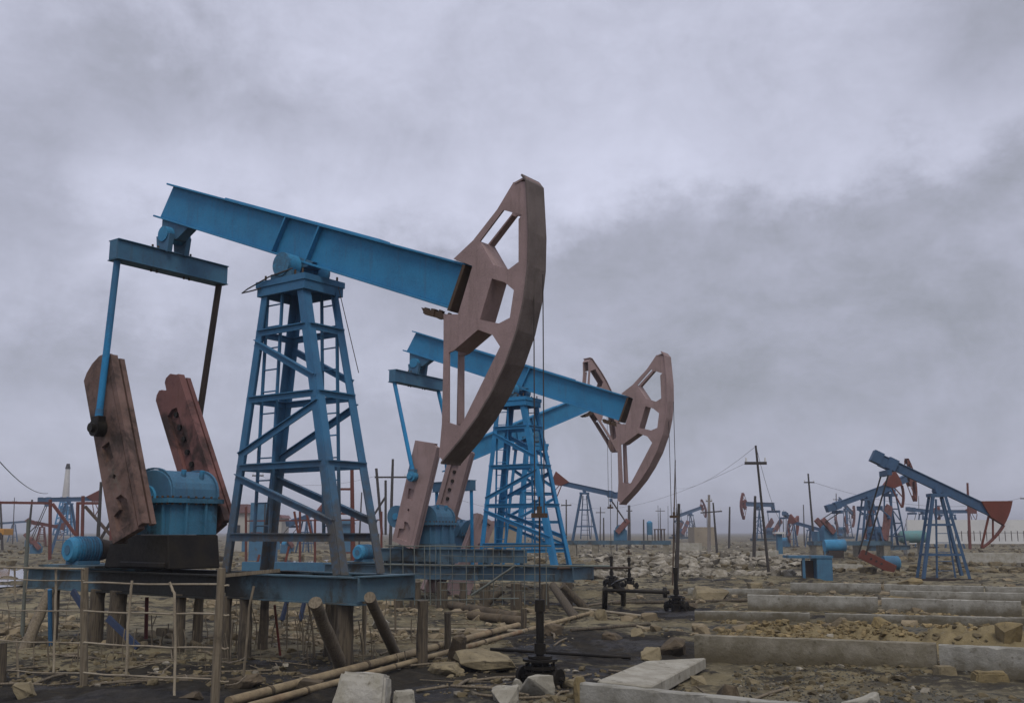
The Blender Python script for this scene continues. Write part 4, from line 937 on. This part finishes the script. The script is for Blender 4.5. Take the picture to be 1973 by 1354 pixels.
lay('thin pale plank-like pipe right of the second skid', 1095, 1172, 1262, 1192, .035, 'wire', group='thin pipes in the mud', joints=0)
lay('dark thin pipe in the mud right of the nearest wellhead', 1100, 1218, 1252, 1206, .03, 'pile', group='thin pipes in the mud', joints=0)
lay('long dark pipe running to the right edge past the second wellhead', 1180, 1165, 1440, 1160, .04, 'pile', group='thin pipes in the mud', joints=2)
lay('black thin pipe passing behind the nearest wellhead flange', 945, 1254, 1215, 1268, .025, 'oily', group='thin pipes in the mud', joints=0)
lay('tan stick crossing the ground towards the second skid', 1115, 1171, 1225, 1155, .03, 'wood', group='thin pipes in the mud', joints=0)
# flow line and valve set left of the second wellhead
vt = thing('valve_manifold', 'black pipe and valve set left of the second wellhead', 'pipework', tuple(G(1200, 1165)))
def vp_(name, pts, r, m='oily'):
    o = MB().path(pts, r, 10).build(name, m, vt); o.matrix_parent_inverse = Matrix.Translation(-vt.location); return o
vp_('flow_line', [AT(1165, 1136, 26.0), AT(1290, 1141, 25.6)], .045); vp_('riser', [AT(1166, 1134, 26.0), G(1165, 1172)], .07); vp_('riser', [AT(1201, 1138, 26), G(1201, 1165)], .07)
vp_('valve_body', [AT(1183, 1122, 26), AT(1190, 1134, 26), AT(1200, 1140, 26)], .10); vp_('hand_wheel', [AT(1193, 1117, 26), AT(1194, 1120, 26)], .14); vp_('flange', [AT(1278, 1141, 25.7), AT(1284, 1141, 25.7)], .13)
well('small dark wellhead with a tall stem among the pale rubble', G(1213, 1134), .95, .97, .9)
rod('steel_pipe', 'thin straight pipe joining the mesh fence to the rubble wellhead', 'pipe', [AT(1075, 1094, 27), AT(1212, 1093, 31)], .035, 'rust')

# ------------------------------------------------------------------ concrete kerbs
def kerb(label, u0, v0, u1, v1, D0, D1, h=.30, th=.14, m='concrete', grp='long concrete kerb beams set across the mud'):
    """v0, v1 = top edge at the two ends, D = distance of the ends"""
    a, b = AT(u0, v0, D0), AT(u1, v1, D1); d = b - a; L = d.length
    o = MB(); n = max(6, int(L / .12))
    vs = []; rng = random.Random(int(u0)); perp = Vector((-d.y, d.x, 0)).normalized()
    if perp.y < 0: perp = -perp
    for k in range(n + 1):
        q = a.lerp(b, k / n)
        for (yy, zz) in ((-.0, -h - .25), (0, -.012), (.012, 0), (th - .012, 0), (th, -.012), (th, -h - .25)):
            chip = rng.random() < .10 and zz > -.02; j = Vector((0, 0, rng.uniform(-.004, .003) - (rng.uniform(.004, .022) if chip else 0))); vs.append(q + perp * (yy + rng.uniform(-.004, .004) * (3 if chip else 1)) + Vector((0, 0, zz)) + j)
    fs = [(6 * k + i, 6 * k + i + 1, 6 * k + 7 + i, 6 * k + 6 + i) for k in range(n) for i in range(5)] + [tuple(range(6)), tuple(range(6 * n, 6 * n + 6))[::-1]]
    o.add(vs, fs); return tag(o.build('concrete_kerb', m), label, 'kerb', grp)
kerb('pale-topped concrete kerb at the very bottom, right of the rubble heap', 1117, 1315, 1570, 1360, 11.3, 9.9, .28)
kerb('long stained kerb beam in front of the ochre soil heap', 1337, 1222, 1803, 1239, 16.3, 14.8, .30, m='concrete_dirty')
kerb('grey kerb beam continuing to the right edge, behind two small blocks', 1808, 1241, 2060, 1252, 14.75, 14.0, .30)
kerb('low half-buried kerb just behind the ochre soil heap, left part', 1338, 1176, 1560, 1180, 23.9, 23.3, .16)
kerb('low half-buried kerb behind the ochre soil heap, right part', 1590, 1181, 2040, 1191, 23.1, 22.0, .14)
kerb('pale kerb beam beginning at a tan boulder, left of the pair', 1440, 1145, 1691, 1150, 26.8, 25.9, .30)
kerb('pale kerb beam right of the pair, reaching nearly the right edge', 1698, 1151, 1967, 1158, 25.9, 24.7, .30)
kerb('kerb beam in front of the blue box and the red trough', 1522, 1122, 1697, 1124, 34, 33.2, .26)
kerb('kerb beam in front of the bare-ground pumpjack', 1703, 1125, 1895, 1129, 33.2, 32.2, .26)
kerb('short kerb beam at the right edge behind the others', 1899, 1129, 2060, 1133, 32.2, 31.5, .24)
kerb('very low kerb strip left of the blue box', 1325, 1133, 1500, 1134, 32, 31.4, .12)
kerb('thin pale kerb strip at the right behind the second row', 1715, 1137, 1973, 1142, 29.5, 28.5, .12)
kerb('long far pale kerb right of the bare-ground pumpjack', 1850, 1064, 2080, 1067, 62, 60, .30, m='paleconcrete')
kerb('long far pale kerb low among the clods', 1448, 1063, 1500, 1060, 72, 74, .35, m='paleconcrete')
kerb('far pale kerb near the white poles', 1300, 1046, 1352, 1046, 100, 100, .45, m='paleconcrete')
kerb('pale low slab behind the blue box', 1604, 1086, 1662, 1087, 52, 52, .5, m='paleconcrete')
# slab
def slab(name, label, cat, corners, th, m, bev=.015):
    top = [Vector(c) for c in corners]; bot = [c - Vector((0, 0, th)) for c in top]
    mb = MB().add(top + bot, [(0, 1, 2, 3), (7, 6, 5, 4), (0, 4, 5, 1), (1, 5, 6, 2), (2, 6, 7, 3), (3, 7, 4, 0)])
    return tag(mb.build(name, m, None, bev), label, cat)
z0 = .0
def ATz(u, v, z): r = ray(u, v); k = (z - HCAM) / r[2]; return Vector((r[0] * k, r[1] * k, z))
slab('concrete_slab', 'flat mud-smeared concrete slab lying tilted left of the long stained kerb', 'slab', [ATz(1150, 1310, -.02), ATz(1255, 1321, -.06), ATz(1360, 1266, -.08), ATz(1244, 1272, .0)], .16, 'rock_pale')
# big block
def block(name, label, cat, u, v, w, d, h, rz, m, seed, lift=0, tiltx=0.0, tilty=0.0, group=None, taper=.85):
    p = G(u, v); mb = MB(); mb.box((0, 0, h / 2 - .05), (w, d, h)); o = mb.build(name, m); me = o.data
    bm = bmesh.new(); bm.from_mesh(me)
    for vv in bm.verts:
        if vv.co.z > h / 3: vv.co.x *= taper; vv.co.y *= taper
    bmesh.ops.bevel(bm, geom=bm.edges[:], offset=w * .05, segments=2, affect='EDGES'); bmesh.ops.subdivide_edges(bm, edges=bm.edges[:], cuts=4, use_grid_fill=True)
    for vv in bm.verts: vv.co += vv.normal * (fbm(vv.co.x * 4 / w + seed, vv.co.y * 4 / w + vv.co.z * 5, seed, 4, .6) * w * .05)
    bm.to_mesh(me); bm.free(); o.location = p + Vector((0, 0, lift)); o.rotation_euler = (tiltx, tilty, rz); return tag(o, label, cat, group)
block('concrete_block', 'big pale broken concrete block leaning over the two tan pipes', 'block', 697, 1362, .62, .34, .44, R(-10), 'paleconcrete', 4, -.02, R(-12), R(4))
block('concrete_block', 'squared pale block right behind the big leaning block', 'block', 778, 1350, .26, .2, .16, R(10), 'rock_pale', 9)
block('stone_block', 'brown stone block below the joint of the grey kerbs', 'block', 1820, 1300, .28, .22, .17, R(10), 'rock_tan', 14, group='two stone blocks in front of the grey kerb')
block('stone_block', 'ochre brick-like stone block, right one of the two before the grey kerb', 'block', 1908, 1311, .46, .22, .17, R(-3), 'rock_ochre', 19, group='two stone blocks in front of the grey kerb')
RG = 'loose rocks in the foreground mud'
rocks = [(50, 1340, 56, 22, 'rock_tan', 'flat oval tan stone in the mud at bottom left'), (883, 1274, 52, 42, 'rock_brown', 'angular brown rock propping the tan pipes by the stub post'), (930, 1290, 105, 26, 'rock_tan', 'wide flat tan rock between the pipes and the wellhead'), (860, 1296, 70, 16, 'rock_tan', 'low flat rock left of the wide tan one'),
         (1035, 1338, 52, 32, 'rock_pale', 'white angular stone in front of the nearest wellhead'), (972, 1352, 56, 28, 'rock_pale', 'white stone at the bottom, left of the wellhead stones'), (998, 1326, 22, 16, 'rock_pale', 'small grey-white stone left of the angular white one'), (1100, 1324, 30, 14, 'rock_tan', 'small tan stone touching the end of the bottom kerb'),
         (1120, 1352, 34, 42, 'rock_ochre', 'upright yellowish stone leaning on the bottom kerb'), (1165, 1354, 62, 20, 'rock_pale', 'flat pale stone in front of the bottom kerb'), (1297, 1260, 60, 26, 'rock_brown', 'muddy brown boulder left of the long stained kerb'), (1255, 1270, 40, 20, 'rock_tan', 'tan stone on the far corner of the tilted slab'),
         (1946, 1240, 54, 34, 'rock_ochre', 'ochre boulder at the right end of the soil heap'), (1364, 1156, 72, 18, 'rock_tan', 'low tan boulder right of the second wellhead'), (1455, 1144, 36, 20, 'rock_tan', 'tan boulder at the left end of the pale kerb pair'), (1535, 1173, 24, 11, 'rock_tan', 'small tan stone before the left pale kerb'),
         (1748, 1168, 66, 16, 'rock_ochre', 'flat ochre rock before the right pale kerb'), (1457, 1217, 22, 20, 'rock_brown', 'dark brown lump behind the stained kerb'), (1398, 1358, 60, 34, 'rock_brown', 'dark muddy lump lying over the bottom kerb'), (1660, 1360, 70, 18, 'rock_pale', 'smooth pale stone at the bottom edge'),
         (1157, 1194, 22, 18, 'rock_tan', 'pale yellow stone under the thin pale plank-like pipe'), (1180, 1230, 40, 12, 'rock_brown', 'brown stone in the dark mud right of the nearest rod'), (1228, 1226, 26, 10, 'rock_tan', 'small flat stone in the dark mud'), (1065, 1222, 46, 16, 'rock_brown', 'brown rock right behind the nearest stuffing box'),
         (1015, 1312, 26, 12, 'rock_brown', 'small brown stone by the left valve of the nearest wellhead'), (1450, 1318, 26, 12, 'rock_tan', 'small tan stone on the grey gravel'), (1345, 1316, 30, 12, 'rock_tan', 'small stone right of the tilted slab'), (1755, 1128, 40, 12, 'rock_ochre', 'tan clod lying over the kerb in front of the bare-ground pumpjack'),
         (1330, 1172, 28, 12, 'rock_brown', 'brown clod near the flange of the second wellhead'), (1640, 1214, 40, 15, 'rock_ochre', 'pale clod on top of the ochre soil heap'), (1800, 1196, 36, 14, 'rock_tan', 'tan stone on the right half of the soil heap'), (1700, 1232, 30, 16, 'rock_ochre', 'ochre stone at the foot of the soil heap'),
         (470, 1322, 60, 16, 'rock_brown', 'muddy lump right of the thick fence post'), (600, 1325, 44, 14, 'rock_brown', 'brown lump left of the leaning concrete block'), (370, 1345, 40, 12, 'rock_brown', 'low oily lump left of the thick fence post'), (1260, 1330, 22, 10, 'rock_tan', 'small stone in front of the tilted slab'),
         (735, 1210, 40, 14, 'rock_pale', 'pale stone below the right leaning log'), (70, 1316, 20, 9, 'rock_tan', 'tiny stone above the flat oval stone')]
for k, (u, v, w, h, m, lb) in enumerate(rocks): make_rock('rock', lb, 'rock', u, v, w, h, m, 30 + k, RG, npt=14 + k % 5, rz=(k * 1.7) % 6.28, rough=.07)

# ------------------------------------------------------------------ poles
def pole(label, ut, vt, ub, vb, D, arms=(), m='pole', w=None, name='utility_pole', group='poles across the oil field', cat='pole'):
    a, b = AT(ut, vt, D), AT(ub, vb, D); b.z = min(b.z, gz(b.x, b.y)) - .2
    w = (w or .11) * .78; o = thing(name, label, cat, (b.x, b.y, b.z), 0, group); d = a - b
    n = 6; MB().path([d * (k / n) for k in range(n + 1)], [w * (1.15 - .4 * k / n) for k in range(n + 1)], 8, .04, int(ut)).build('shaft', m, o)
    for (v, l, r, *dv) in arms:
        dv = dv[0] if dv else 0; p, q = AT(l, v + dv, D) - b, AT(r, v - dv, D) - b
        c = MB().bar(p, q, .1, .12); ar = c.build('crossarm', m, o)
        for s in (0, 1):
            e = p.lerp(q, .06 + .88 * s); MB().tube(e, e + Vector((0, 0, .24)), .05, .03, n=6).build('insulator', 'whitewall', ar)
    return o
pole('tallest leaning pole with one crossarm, left of the blue box', 1456, 858, 1482, 1103, 43.5, [(892, 1435, 1477)], w=.075)
pole('leaning bare pole with a short crossarm, right of the tallest one', 1557, 912, 1568, 1022, 100, [(929, 1549, 1569)], w=.14)
pole('dark pole with a tilted crossarm beside a pale one', 1374, 968, 1382, 1064, 95, [(986, 1350, 1391, 1.5)], w=.13)
pole('pale concrete pole beside the dark pole with the tilted arm', 1366, 953, 1366, 1060, 96, [(965, 1360, 1372)], 'palepole', w=.20)
pole('bare dark post without arms near the dark pole with the tilted arm', 1406, 976, 1404, 1040, 120, (), w=.16)
pole('weathered grey post in front of the level-beam pumpjack', 1455, 955, 1452, 1083, 62, (), w=.13)
pole('thick bare post just right of the second well cables', 1308, 970, 1303, 1112, 42, (), w=.10)
pole('thin tall rod beside the second well cables', 1301, 886, 1295, 1110, 40, (), 'rust', w=.035, name='rod', cat='rod')
pole('crossarm pole left of the pumpjack on the long blue skid', 1091, 962, 1091, 1052, 110, [(973, 1081, 1101)], w=.11)
pole('thin crossarm pole right behind the long blue skid', 1157, 976, 1156, 1036, 165, [(987, 1148, 1166)], w=.13)
pole('stout short pole under the tip of the second horsehead', 1212, 973, 1212, 1030, 140, [(984, 1207, 1218)], w=.28)
pole('faint thin crossarm pole left of the second well cables', 1272, 978, 1272, 1026, 200, [(984, 1263, 1281)], w=.13)
pole('short bare post between the blue skid and the stout pole', 1163, 997, 1163, 1040, 130, (), w=.14)
pole('thin post standing left of the vertical blue tank', 1240, 1000, 1240, 1040, 110, (), w=.12)
pole('reddish pole standing in front of the white wall', 1864, 930, 1868, 1045, 110, (), 'redpipe', w=.2)
pole('small crossarm pole above the rising red-headed beam', 1611, 950, 1611, 1030, 190, [(962, 1605, 1617)], w=.14)
pole('bare leaning pole at the left edge of the picture', 1, 968, 9, 1018, 110, (), w=.16)
pole('thin faint pole with a small arm at far left', 28, 958, 27, 1016, 170, [(966, 24, 32)], w=.11)
pole('dark leaning pole left of the gantry posts', 62, 962, 55, 1018, 100, (), w=.16)
pole('dark post with a pointed tip left of the near crank', 195, 928, 188, 1062, 56, (), w=.14)
pole('thin dark pole seen through the left side of the nearest tower', 497, 868, 493, 1028, 95, [(916, 486, 508)], w=.13)
pole('thick rusty post with rungs behind the right leg of the nearest tower', 678, 900, 682, 1040, 55, [(942, 640, 678), (989, 645, 680)], 'redpipe', w=.16)
pole('thin leaning pole behind the right leg of the nearest tower', 697, 948, 692, 1030, 110, (), w=.12)
pole('dark crossarm pole behind the belt wheel of the nearest pumpjack', 1190, 965, 1188, 1045, 105, (), w=.08)
pole('tiny pole right of the open-headed far pumpjack', 1337, 1000, 1337, 1030, 180, (), w=.14)
pole('faint pole above the two far pumpjacks by the white wall', 1770, 955, 1770, 1028, 200, (), w=.1)
pole('thin pole with guy wire right of the level-beam pumpjack', 1548, 972, 1549, 1030, 150, (), w=.12)
pole('crossarm pole cut by the right edge of the picture', 1975, 930, 1976, 1040, 120, [(960, 1966, 1984)], w=.13)
rng_ = random.Random(12)
for k in range(22):
    u_ = (rng_.uniform(1040, 1720) if k < 15 else rng_.uniform(205, 470)); D_ = rng_.uniform(190, 340); h_ = rng_.uniform(30, 62)
    pole('thin bare far-off pole fading into the haze on the horizon', u_ + rng_.uniform(-1.5, 1.5), 1030 - h_, u_, 1030, D_, (), w=.10, group='far-off bare poles on the horizon')
hf = pole('H-shaped pair of dark poles joined by one crossarm, right of the nearest tower', 757, 884, 752, 1030, 75, [(919, 722, 784)], w=.15)
b = hf.location
for ut, vt_, ub, vb, w in ((725, 902, 736, 1030, .10), (743, 925, 743, 1030, .09), (742, 958, 719, 994, .08)): MB().path([AT(ub, vb, 75) - b, AT(ut, vt_, 75) - b], w, 8).build('shaft', 'pole', hf)
WG = 'overhead wires'
def wire(label, p, q, sag, r):
    pts = [p.lerp(q, k / 14) - Vector((0, 0, sag * 4 * (k / 14) * (1 - k / 14))) for k in range(15)]
    return rod('overhead_wire', label, 'wire', pts, r, 'cable', WG, 5)
wire('thick guy wire coming down from the left edge to the gantry', AT(-40, 842, 30), AT(92, 950, 74), .5, .018)
wire('thin guy wire running down right from the tallest leaning pole', AT(1458, 865, 43.5), AT(1510, 1010, 60), .6, .009)
wire('faint wire from the tallest leaning pole to the left', AT(1456, 860, 43.5), AT(1296, 938, 130), .8, .007)
wire('faint wire from the left tip of the tallest pole arm', AT(1437, 892, 43.5), AT(1100, 968, 110), 1.2, .006)
wire('faint wire from the right tip of the H-pole arm', AT(784, 917, 75), AT(1091, 972, 110), 1.5, .009)
wire('faint wire from the H-pole towards the left', AT(723, 917, 75), AT(497, 915, 95), .8, .009)
wire('faint wire linking the two right crossarm poles', AT(1568, 929, 100), AT(1968, 959, 120), 1.6, .014)
wire('bent loose wire hanging beside the top of the nearest tower', W2(FR1, .3, .3, 5.75), AT(691, 718, 16), 0, .007)

# ------------------------------------------------------------------ red gantry at left
t = thing('pipe_gantry', 'dull red pipe gantry with posts and a diagonal behind the near motor', 'gantry', tuple(AT(115, 1060, 70)))
def gpart(name, a, b, w, m, D=70, par=t):
    p, q = AT(*a, D), AT(*b, D); o = MB().bar(p, q, w, w).build(name, m, par); o.matrix_parent_inverse = Matrix.Translation(-par.location); return o
gpart('top_pipe', (-60, 967), (96, 969), .17, 'redpipe'); gpart('top_pipe', (148, 969), (192, 969), .18, 'redpipe'); gpart('gantry_post', (97, 962), (96, 1078), .17, 'redpipe')
gpart('gantry_post', (150, 968), (148, 1072), .17, 'redpipe'); gpart('gantry_post', (160, 955), (158, 1072), .17, 'redpipe'); gpart('diagonal', (101, 970), (146, 1030), .18, 'redpipe'); gpart('diagonal', (164, 975), (222, 1040), .18, 'rust'); gpart('diagonal', (216, 1000), (190, 1045), .16, 'darksteel'); gpart('gantry_post', (215, 985), (214, 1080), .2, 'redpipe')
t = thing('pipe_railing', 'red pipe railing seen through the legs of the nearest tower', 'railing', tuple(AT(560, 1060, 58)))
for u in (474, 578, 607, 735): gpart('rail_post', (u, 985 if u != 474 else 976), (u, 1095), .11, 'redpipe', 58, t)
gpart('top_rail', (474, 1003), (735, 1001), .07, 'redpipe', 58, t)
for a, b2 in (((500, 1068), (488, 1112)), ((557, 1052), (543, 1112)), ((567, 985), (575, 1030)), ((590, 985), (600, 1030))): gpart('slanted_rod', a, b2, .10, 'red', 52, t)
# platform / tank skids behind the nearest tower
def frame_box(name, label, cat, u0, u1, v0, v1, D, depth, m, group=None, bev=.01):
    a, b = AT(u0, v1, D), AT(u1, v0, D); o = MB().bb(a.x, b.x, D, D + depth, a.z, b.z).build(name, m, None, bev); return tag(o, label, cat, group)
t = thing('steel_platform', 'low blue steel platform behind the nearest tower', 'platform', tuple(AT(560, 1100, 36)))
for (u0, v0, u1, v1, w) in ((468, 1090, 640, 1092, .30), (468, 1098, 640, 1100, .1)): gpart('edge_beam', (u0, v0), (u1, v1), w, 'blue', 36, t)
for u in (480, 545, 592, 630): gpart('platform_leg', (u, 1092), (u, 1125), .12, 'blue', 36, t)
# buildings
def house(label, u0, u1, vt_, vb, D, depth, m, roofm=None, rise=0, group='small far buildings', door=None, wins=(), name='shed', cat='building', dm='blue'):
    a, b = AT(u0, vb, D), AT(u1, vt_, D); a.z = min(a.z, gz(a.x, D)) - .1
    o = thing(name, label, cat, ((a.x + b.x) / 2, D, a.z), 0, group); w = b.x - a.x; h = b.z - a.z
    MB().bb(-w / 2, w / 2, 0, depth, 0, h).build('wall', m, o)
    if roofm:
        r = MB().prism([(-w / 2 - .2, h + .001), (w / 2 + .2, h + .001), (w / 2 - .1, h + rise), (-w / 2 + .1, h + rise)], -.3, depth + .3) if rise else MB().bb(-w / 2 - .2, w / 2 + .2, -.2, depth + .2, h + .001, h + .15)
        r.build('roof', roofm, o)
    for (x0, x1, z0_, z1_, mm_) in wins: MB().bb(-w / 2 + w * x0, -w / 2 + w * x1, -.05, .02, h * z0_, h * z1_).build('window' if z0_ > .2 else 'door', mm_, o)
    return o
house('pale shed with a dull red roof behind the nearest tower', 438, 480, 988, 1034, 105, 5, 'plaster', 'roof', .9, wins=((.35, .6, .5, .7, 'darkglass'), (.72, .98, 0, .45, 'blue')))
house('tall blue double cabin behind the nearest tower', 480, 527, 968, 1040, 78, 2, 'blue', None, 0, wins=((.05, .55, .45, .5, 'redpipe'), (.62, .66, 0.05, .98, 'darksteel')), name='cabin', cat='cabin')
house('narrow pale building left of the blue platform, behind a tower leg', 528, 543, 998, 1036, 120, 4, 'plaster', 'roof', .4, wins=((.3, .9, .0, .5, 'blue'),))
house('small blue hut with a hipped top behind the right tower leg', 655, 677, 1009, 1032, 105, 1.5, 'blue', 'blue', .5, wins=((0.0, 1.0, 0, .06, 'redpipe'),), name='hut', cat='hut')
house('long low tan block building on the horizon, left of the pale pole', 1338, 1379, 1015, 1034, 140, 5, 'tanwall')
house('white mast-side shed at the left horizon', 228, 262, 1006, 1032, 170, 6, 'plaster', 'roof', .6)
house('blue box cabin right of the far red-headed pumpjack', 1576, 1590, 1023, 1044, 90, 1.6, 'blue', None, 0, wins=((.3, .7, .0, .6, 'darksteel'),), name='cabin', cat='cabin')
house('narrow upright blue cabinet in the middle of the far clods', 1499, 1507, 1028, 1052, 80, .5, 'blue', 'whitewall', 0, name='cabinet', cat='cabinet')
house('tan low building hidden behind the second tower', 935, 1000, 1008, 1040, 100, 5, 'tanwall', 'roof', .25)
wl = thing('boundary_wall', 'long whitewashed wall with a thin railing at the right horizon', 'wall', tuple(AT(1860, 1040, 118)))
def wp(name, mb, m): o = mb.build(name, m, wl); o.matrix_parent_inverse = Matrix.Translation(-wl.location); return o
a, b = AT(1750, 1042, 118), AT(2100, 1001, 118); wp('wall_face', MB().bb(a.x, b.x, 118, 118.4, a.z - .3, b.z), 'whitewall')
rl = MB()
for k in range(16): q = AT(1842 + k * 12, 1042, 112); rl.bb(q.x - .03, q.x + .03, 112, 112.06, q.z, q.z + 1.1)
q, r_ = AT(1838, 1026, 112), AT(2060, 1026, 112); rl.bb(q.x, r_.x, 112, 112.04, q.z - .02, q.z + .02); wp('railing', rl, 'darksteel')
tk = thing('storage_tank', 'pale green horizontal tank in front of the white wall', 'tank', tuple(AT(1762, 1045, 88)))
p, q = AT(1736, 1034, 88), AT(1781, 1033, 88); o = MB().tube(p, q, .52, n=24).tube(p, p + Vector((-.18, 0, 0)), .52, .35, 24).tube(q, q + Vector((.18, 0, 0)), .52, .35, 24).build('tank_shell', 'greentank', tk); o.matrix_parent_inverse = Matrix.Translation(-tk.location)
for f_ in (.2, .8): c_ = p.lerp(q, f_); o = MB().bb(c_.x - .12, c_.x + .12, c_.y - .4, c_.y + .4, gz(c_.x, c_.y) - .1, c_.z - .3).build('tank_saddle', 'concrete', tk); o.matrix_parent_inverse = Matrix.Translation(-tk.location)
tk = thing('storage_tank', 'upright blue tank standing by a rusty rack on the horizon', 'tank', tuple(AT(1252, 1030, 112)))
p = AT(1252, 1030, 112); MB().tube((0, 0, 0), (0, 0, 1.35), .32, n=16).tube((0, 0, 1.35), (0, 0, 1.5), .32, .12, 16).build('tank_shell', 'blue', tk)
for sx in (-.25, .25): MB().bb(sx - .04, sx + .04, -.04, .04, -.6, .0).build('leg', 'darksteel', tk)
rk = thing('pipe_rack', 'rusty low rack right of the upright blue tank', 'rack', tuple(AT(1271, 1034, 110)))
MB().bb(-.6, .6, -.3, .3, .75, .85).build('rack_top', 'rust', rk)
for sx in (-.5, -.15, .2, .5): MB().bb(sx - .04, sx + .04, -.25, .25, -.4, .749).build('leg', 'rust', rk)
# blue box, red trough with drum, blue cylinder
bx = thing('steel_cabinet', 'open blue steel box with one solid side, left of the red trough', 'steel box', tuple(G(1575, 1117)))
D_ = G(1575, 1117).y
a, b = AT(1548, 1117, D_) - bx.location, AT(1603, 1075, D_) - bx.location
MB().bb(a.x + (b.x - a.x) * .48, b.x, .0, .9, a.z - .1, b.z).build('side_panel', 'blue', bx)
MB().bb(a.x - .55, b.x + .04, -.03, .95, b.z + .001, b.z + .10).build('top_beam', 'blue', bx)
for xx in (a.x,): MB().bb(xx, xx + .1, 0, .1, a.z - .1, b.z).build('leg', 'blue', bx)
MB().bb(a.x + .1, a.x + (b.x - a.x) * .48 - .001, .5, .6, a.z - .1, b.z - .1).build('back_panel', 'rust', bx)
tr = thing('counterweight', 'bright red slanting crank weight lying against a blue drum', 'crank weight', tuple(G(1700, 1103)))
D_ = G(1700, 1103).y; a, b = AT(1656, 1066, D_) - tr.location, AT(1722, 1098, D_ - .3) - tr.location
o = MB().bar(a, b, .3, .38).bar(a + Vector((0, -.17, .0)), b + Vector((0, -.17, 0)), .04, .46).build('crank_plate', 'red', tr, .02)
for k in (.3, .45, .6): c_ = a.lerp(b, k); MB().tube(c_ + Vector((0, -.22, 0)), c_ + Vector((0, -.19, 0)), .05, n=8).build('bolt', 'darksteel', tr)
dr = thing('motor', 'blue drum-shaped motor right of the red crank weight', 'motor', tuple(G(1715, 1098))); c_ = AT(1716, 1084, D_ + .8) - dr.location
MB().tube(c_ + Vector((-.35, 0, 0)), c_ + Vector((.35, 0, .0)), .33, n=20).tube(c_ + Vector((.35, 0, 0)), c_ + Vector((.42, 0, 0)), .33, .22, 20).build('motor_drum', 'blue', dr); MB().bb(c_.x - .35, c_.x + .3, c_.y - .3, c_.y + .3, c_.z - .55, c_.z - .30).build('motor_foot', 'darksteel', dr)
cy_ = thing('storage_tank', 'blue horizontal cylinder behind the open blue box', 'tank', tuple(G(1607, 1064))); D_ = 68.0; c1, c2 = AT(1588, 1051, D_) - cy_.location, AT(1628, 1050, D_) - cy_.location
MB().tube(c1, c2, .40, n=20).build('tank_shell', 'blue', cy_); MB().bb(c1.x + .2, c2.x - .2, c1.y - .3, c1.y + .3, c1.z - .8, c1.z - .3).build('tank_saddle', 'darksteel', cy_)
# mast with lattice foot
mt = thing('drilling_mast', 'distant mast with white upper part, dark cap and blue lattice foot', 'mast', tuple(AT(121, 1030, 200)))
zf = lambda v: AT(121, v, 200).z - mt.location.z
MB().tube((0, 0, zf(958)), (0, 0, zf(902)), .68, .40, 12).build('mast_tube', 'white', mt); MB().tube((0, 0, zf(903)), (0, 0, zf(893)), .5, .3, 12).build('mast_cap', 'darksteel', mt)
lt = MB()
for sx in (-1, 1):
    for sy in (-1, 1): lt.bar((sx * 1.4, sy * 1.2, 0), (sx * .6, sy * .5, zf(957)), .25, .25)
for k in range(7):
    z1_, z2_ = zf(957) * k / 7, zf(957) * (k + 1) / 7; w1_, w2_ = 1.4 - .8 * k / 7, 1.4 - .8 * (k + 1) / 7
    for sy in (-1, 1): lt.bar((-w1_, sy * w1_ * .85, z1_), (w2_, sy * w2_ * .85, z2_), .16, .16); lt.bar((w1_, sy * w1_ * .85, z1_), (-w1_, sy * w1_ * .85, z1_), .16, .16)
lt.build('lattice_foot', 'tower_clean', mt); MB().bb(-.7, .9, -.6, .6, zf(990), zf(975)).build('work_platform', 'blue', mt)
# orange truck
tk = thing('truck', 'orange-yellow truck cut by the left edge of the picture', 'truck', tuple(AT(4, 1040, 105)))
MB().bb(-1.4, .6, -1, 1, .5, 1.15).build('truck_bed', 'yellow', tk, .05); MB().bb(-2.9, -1.45, -1, 1, .5, 1.9).build('cab', 'yellow', tk, .08); MB().bb(-2.7, -1.7, -1.03, -1.001, 1.2, 1.75).build('window', 'darkglass', tk)
for x in (-2.2, -.9, .1):
    w_ = MB().tube((x, -1.1, .4), (x, -.8, .4), .4, n=16).build('wheel', 'darksteel', tk); MB().tube((x, -1.12, .4), (x, -1.101, .4), .18, n=12).build('rim', 'yellow', w_)

# ------------------------------------------------------------------ air
hz = MB().bb(-1500, 1500, -60, 3000, -6, 26).build('haze', 'darkglass'); hz['kind'] = 'stuff'
hm = bpy.data.materials.new('haze_air'); hm.use_nodes = True; hn = hm.node_tree; hn.nodes.clear()
ho = hn.nodes.new('ShaderNodeOutputMaterial'); hv = hn.nodes.new('ShaderNodeVolumePrincipled')
hv.inputs['Color'].default_value = (0.86, 0.88, 0.95, 1); hv.inputs['Density'].default_value = 0.0009; hv.inputs['Anisotropy'].default_value = 0.2
hn.links.new(hv.outputs[0], ho.inputs['Volume']); hz.data.materials.clear(); hz.data.materials.append(hm)
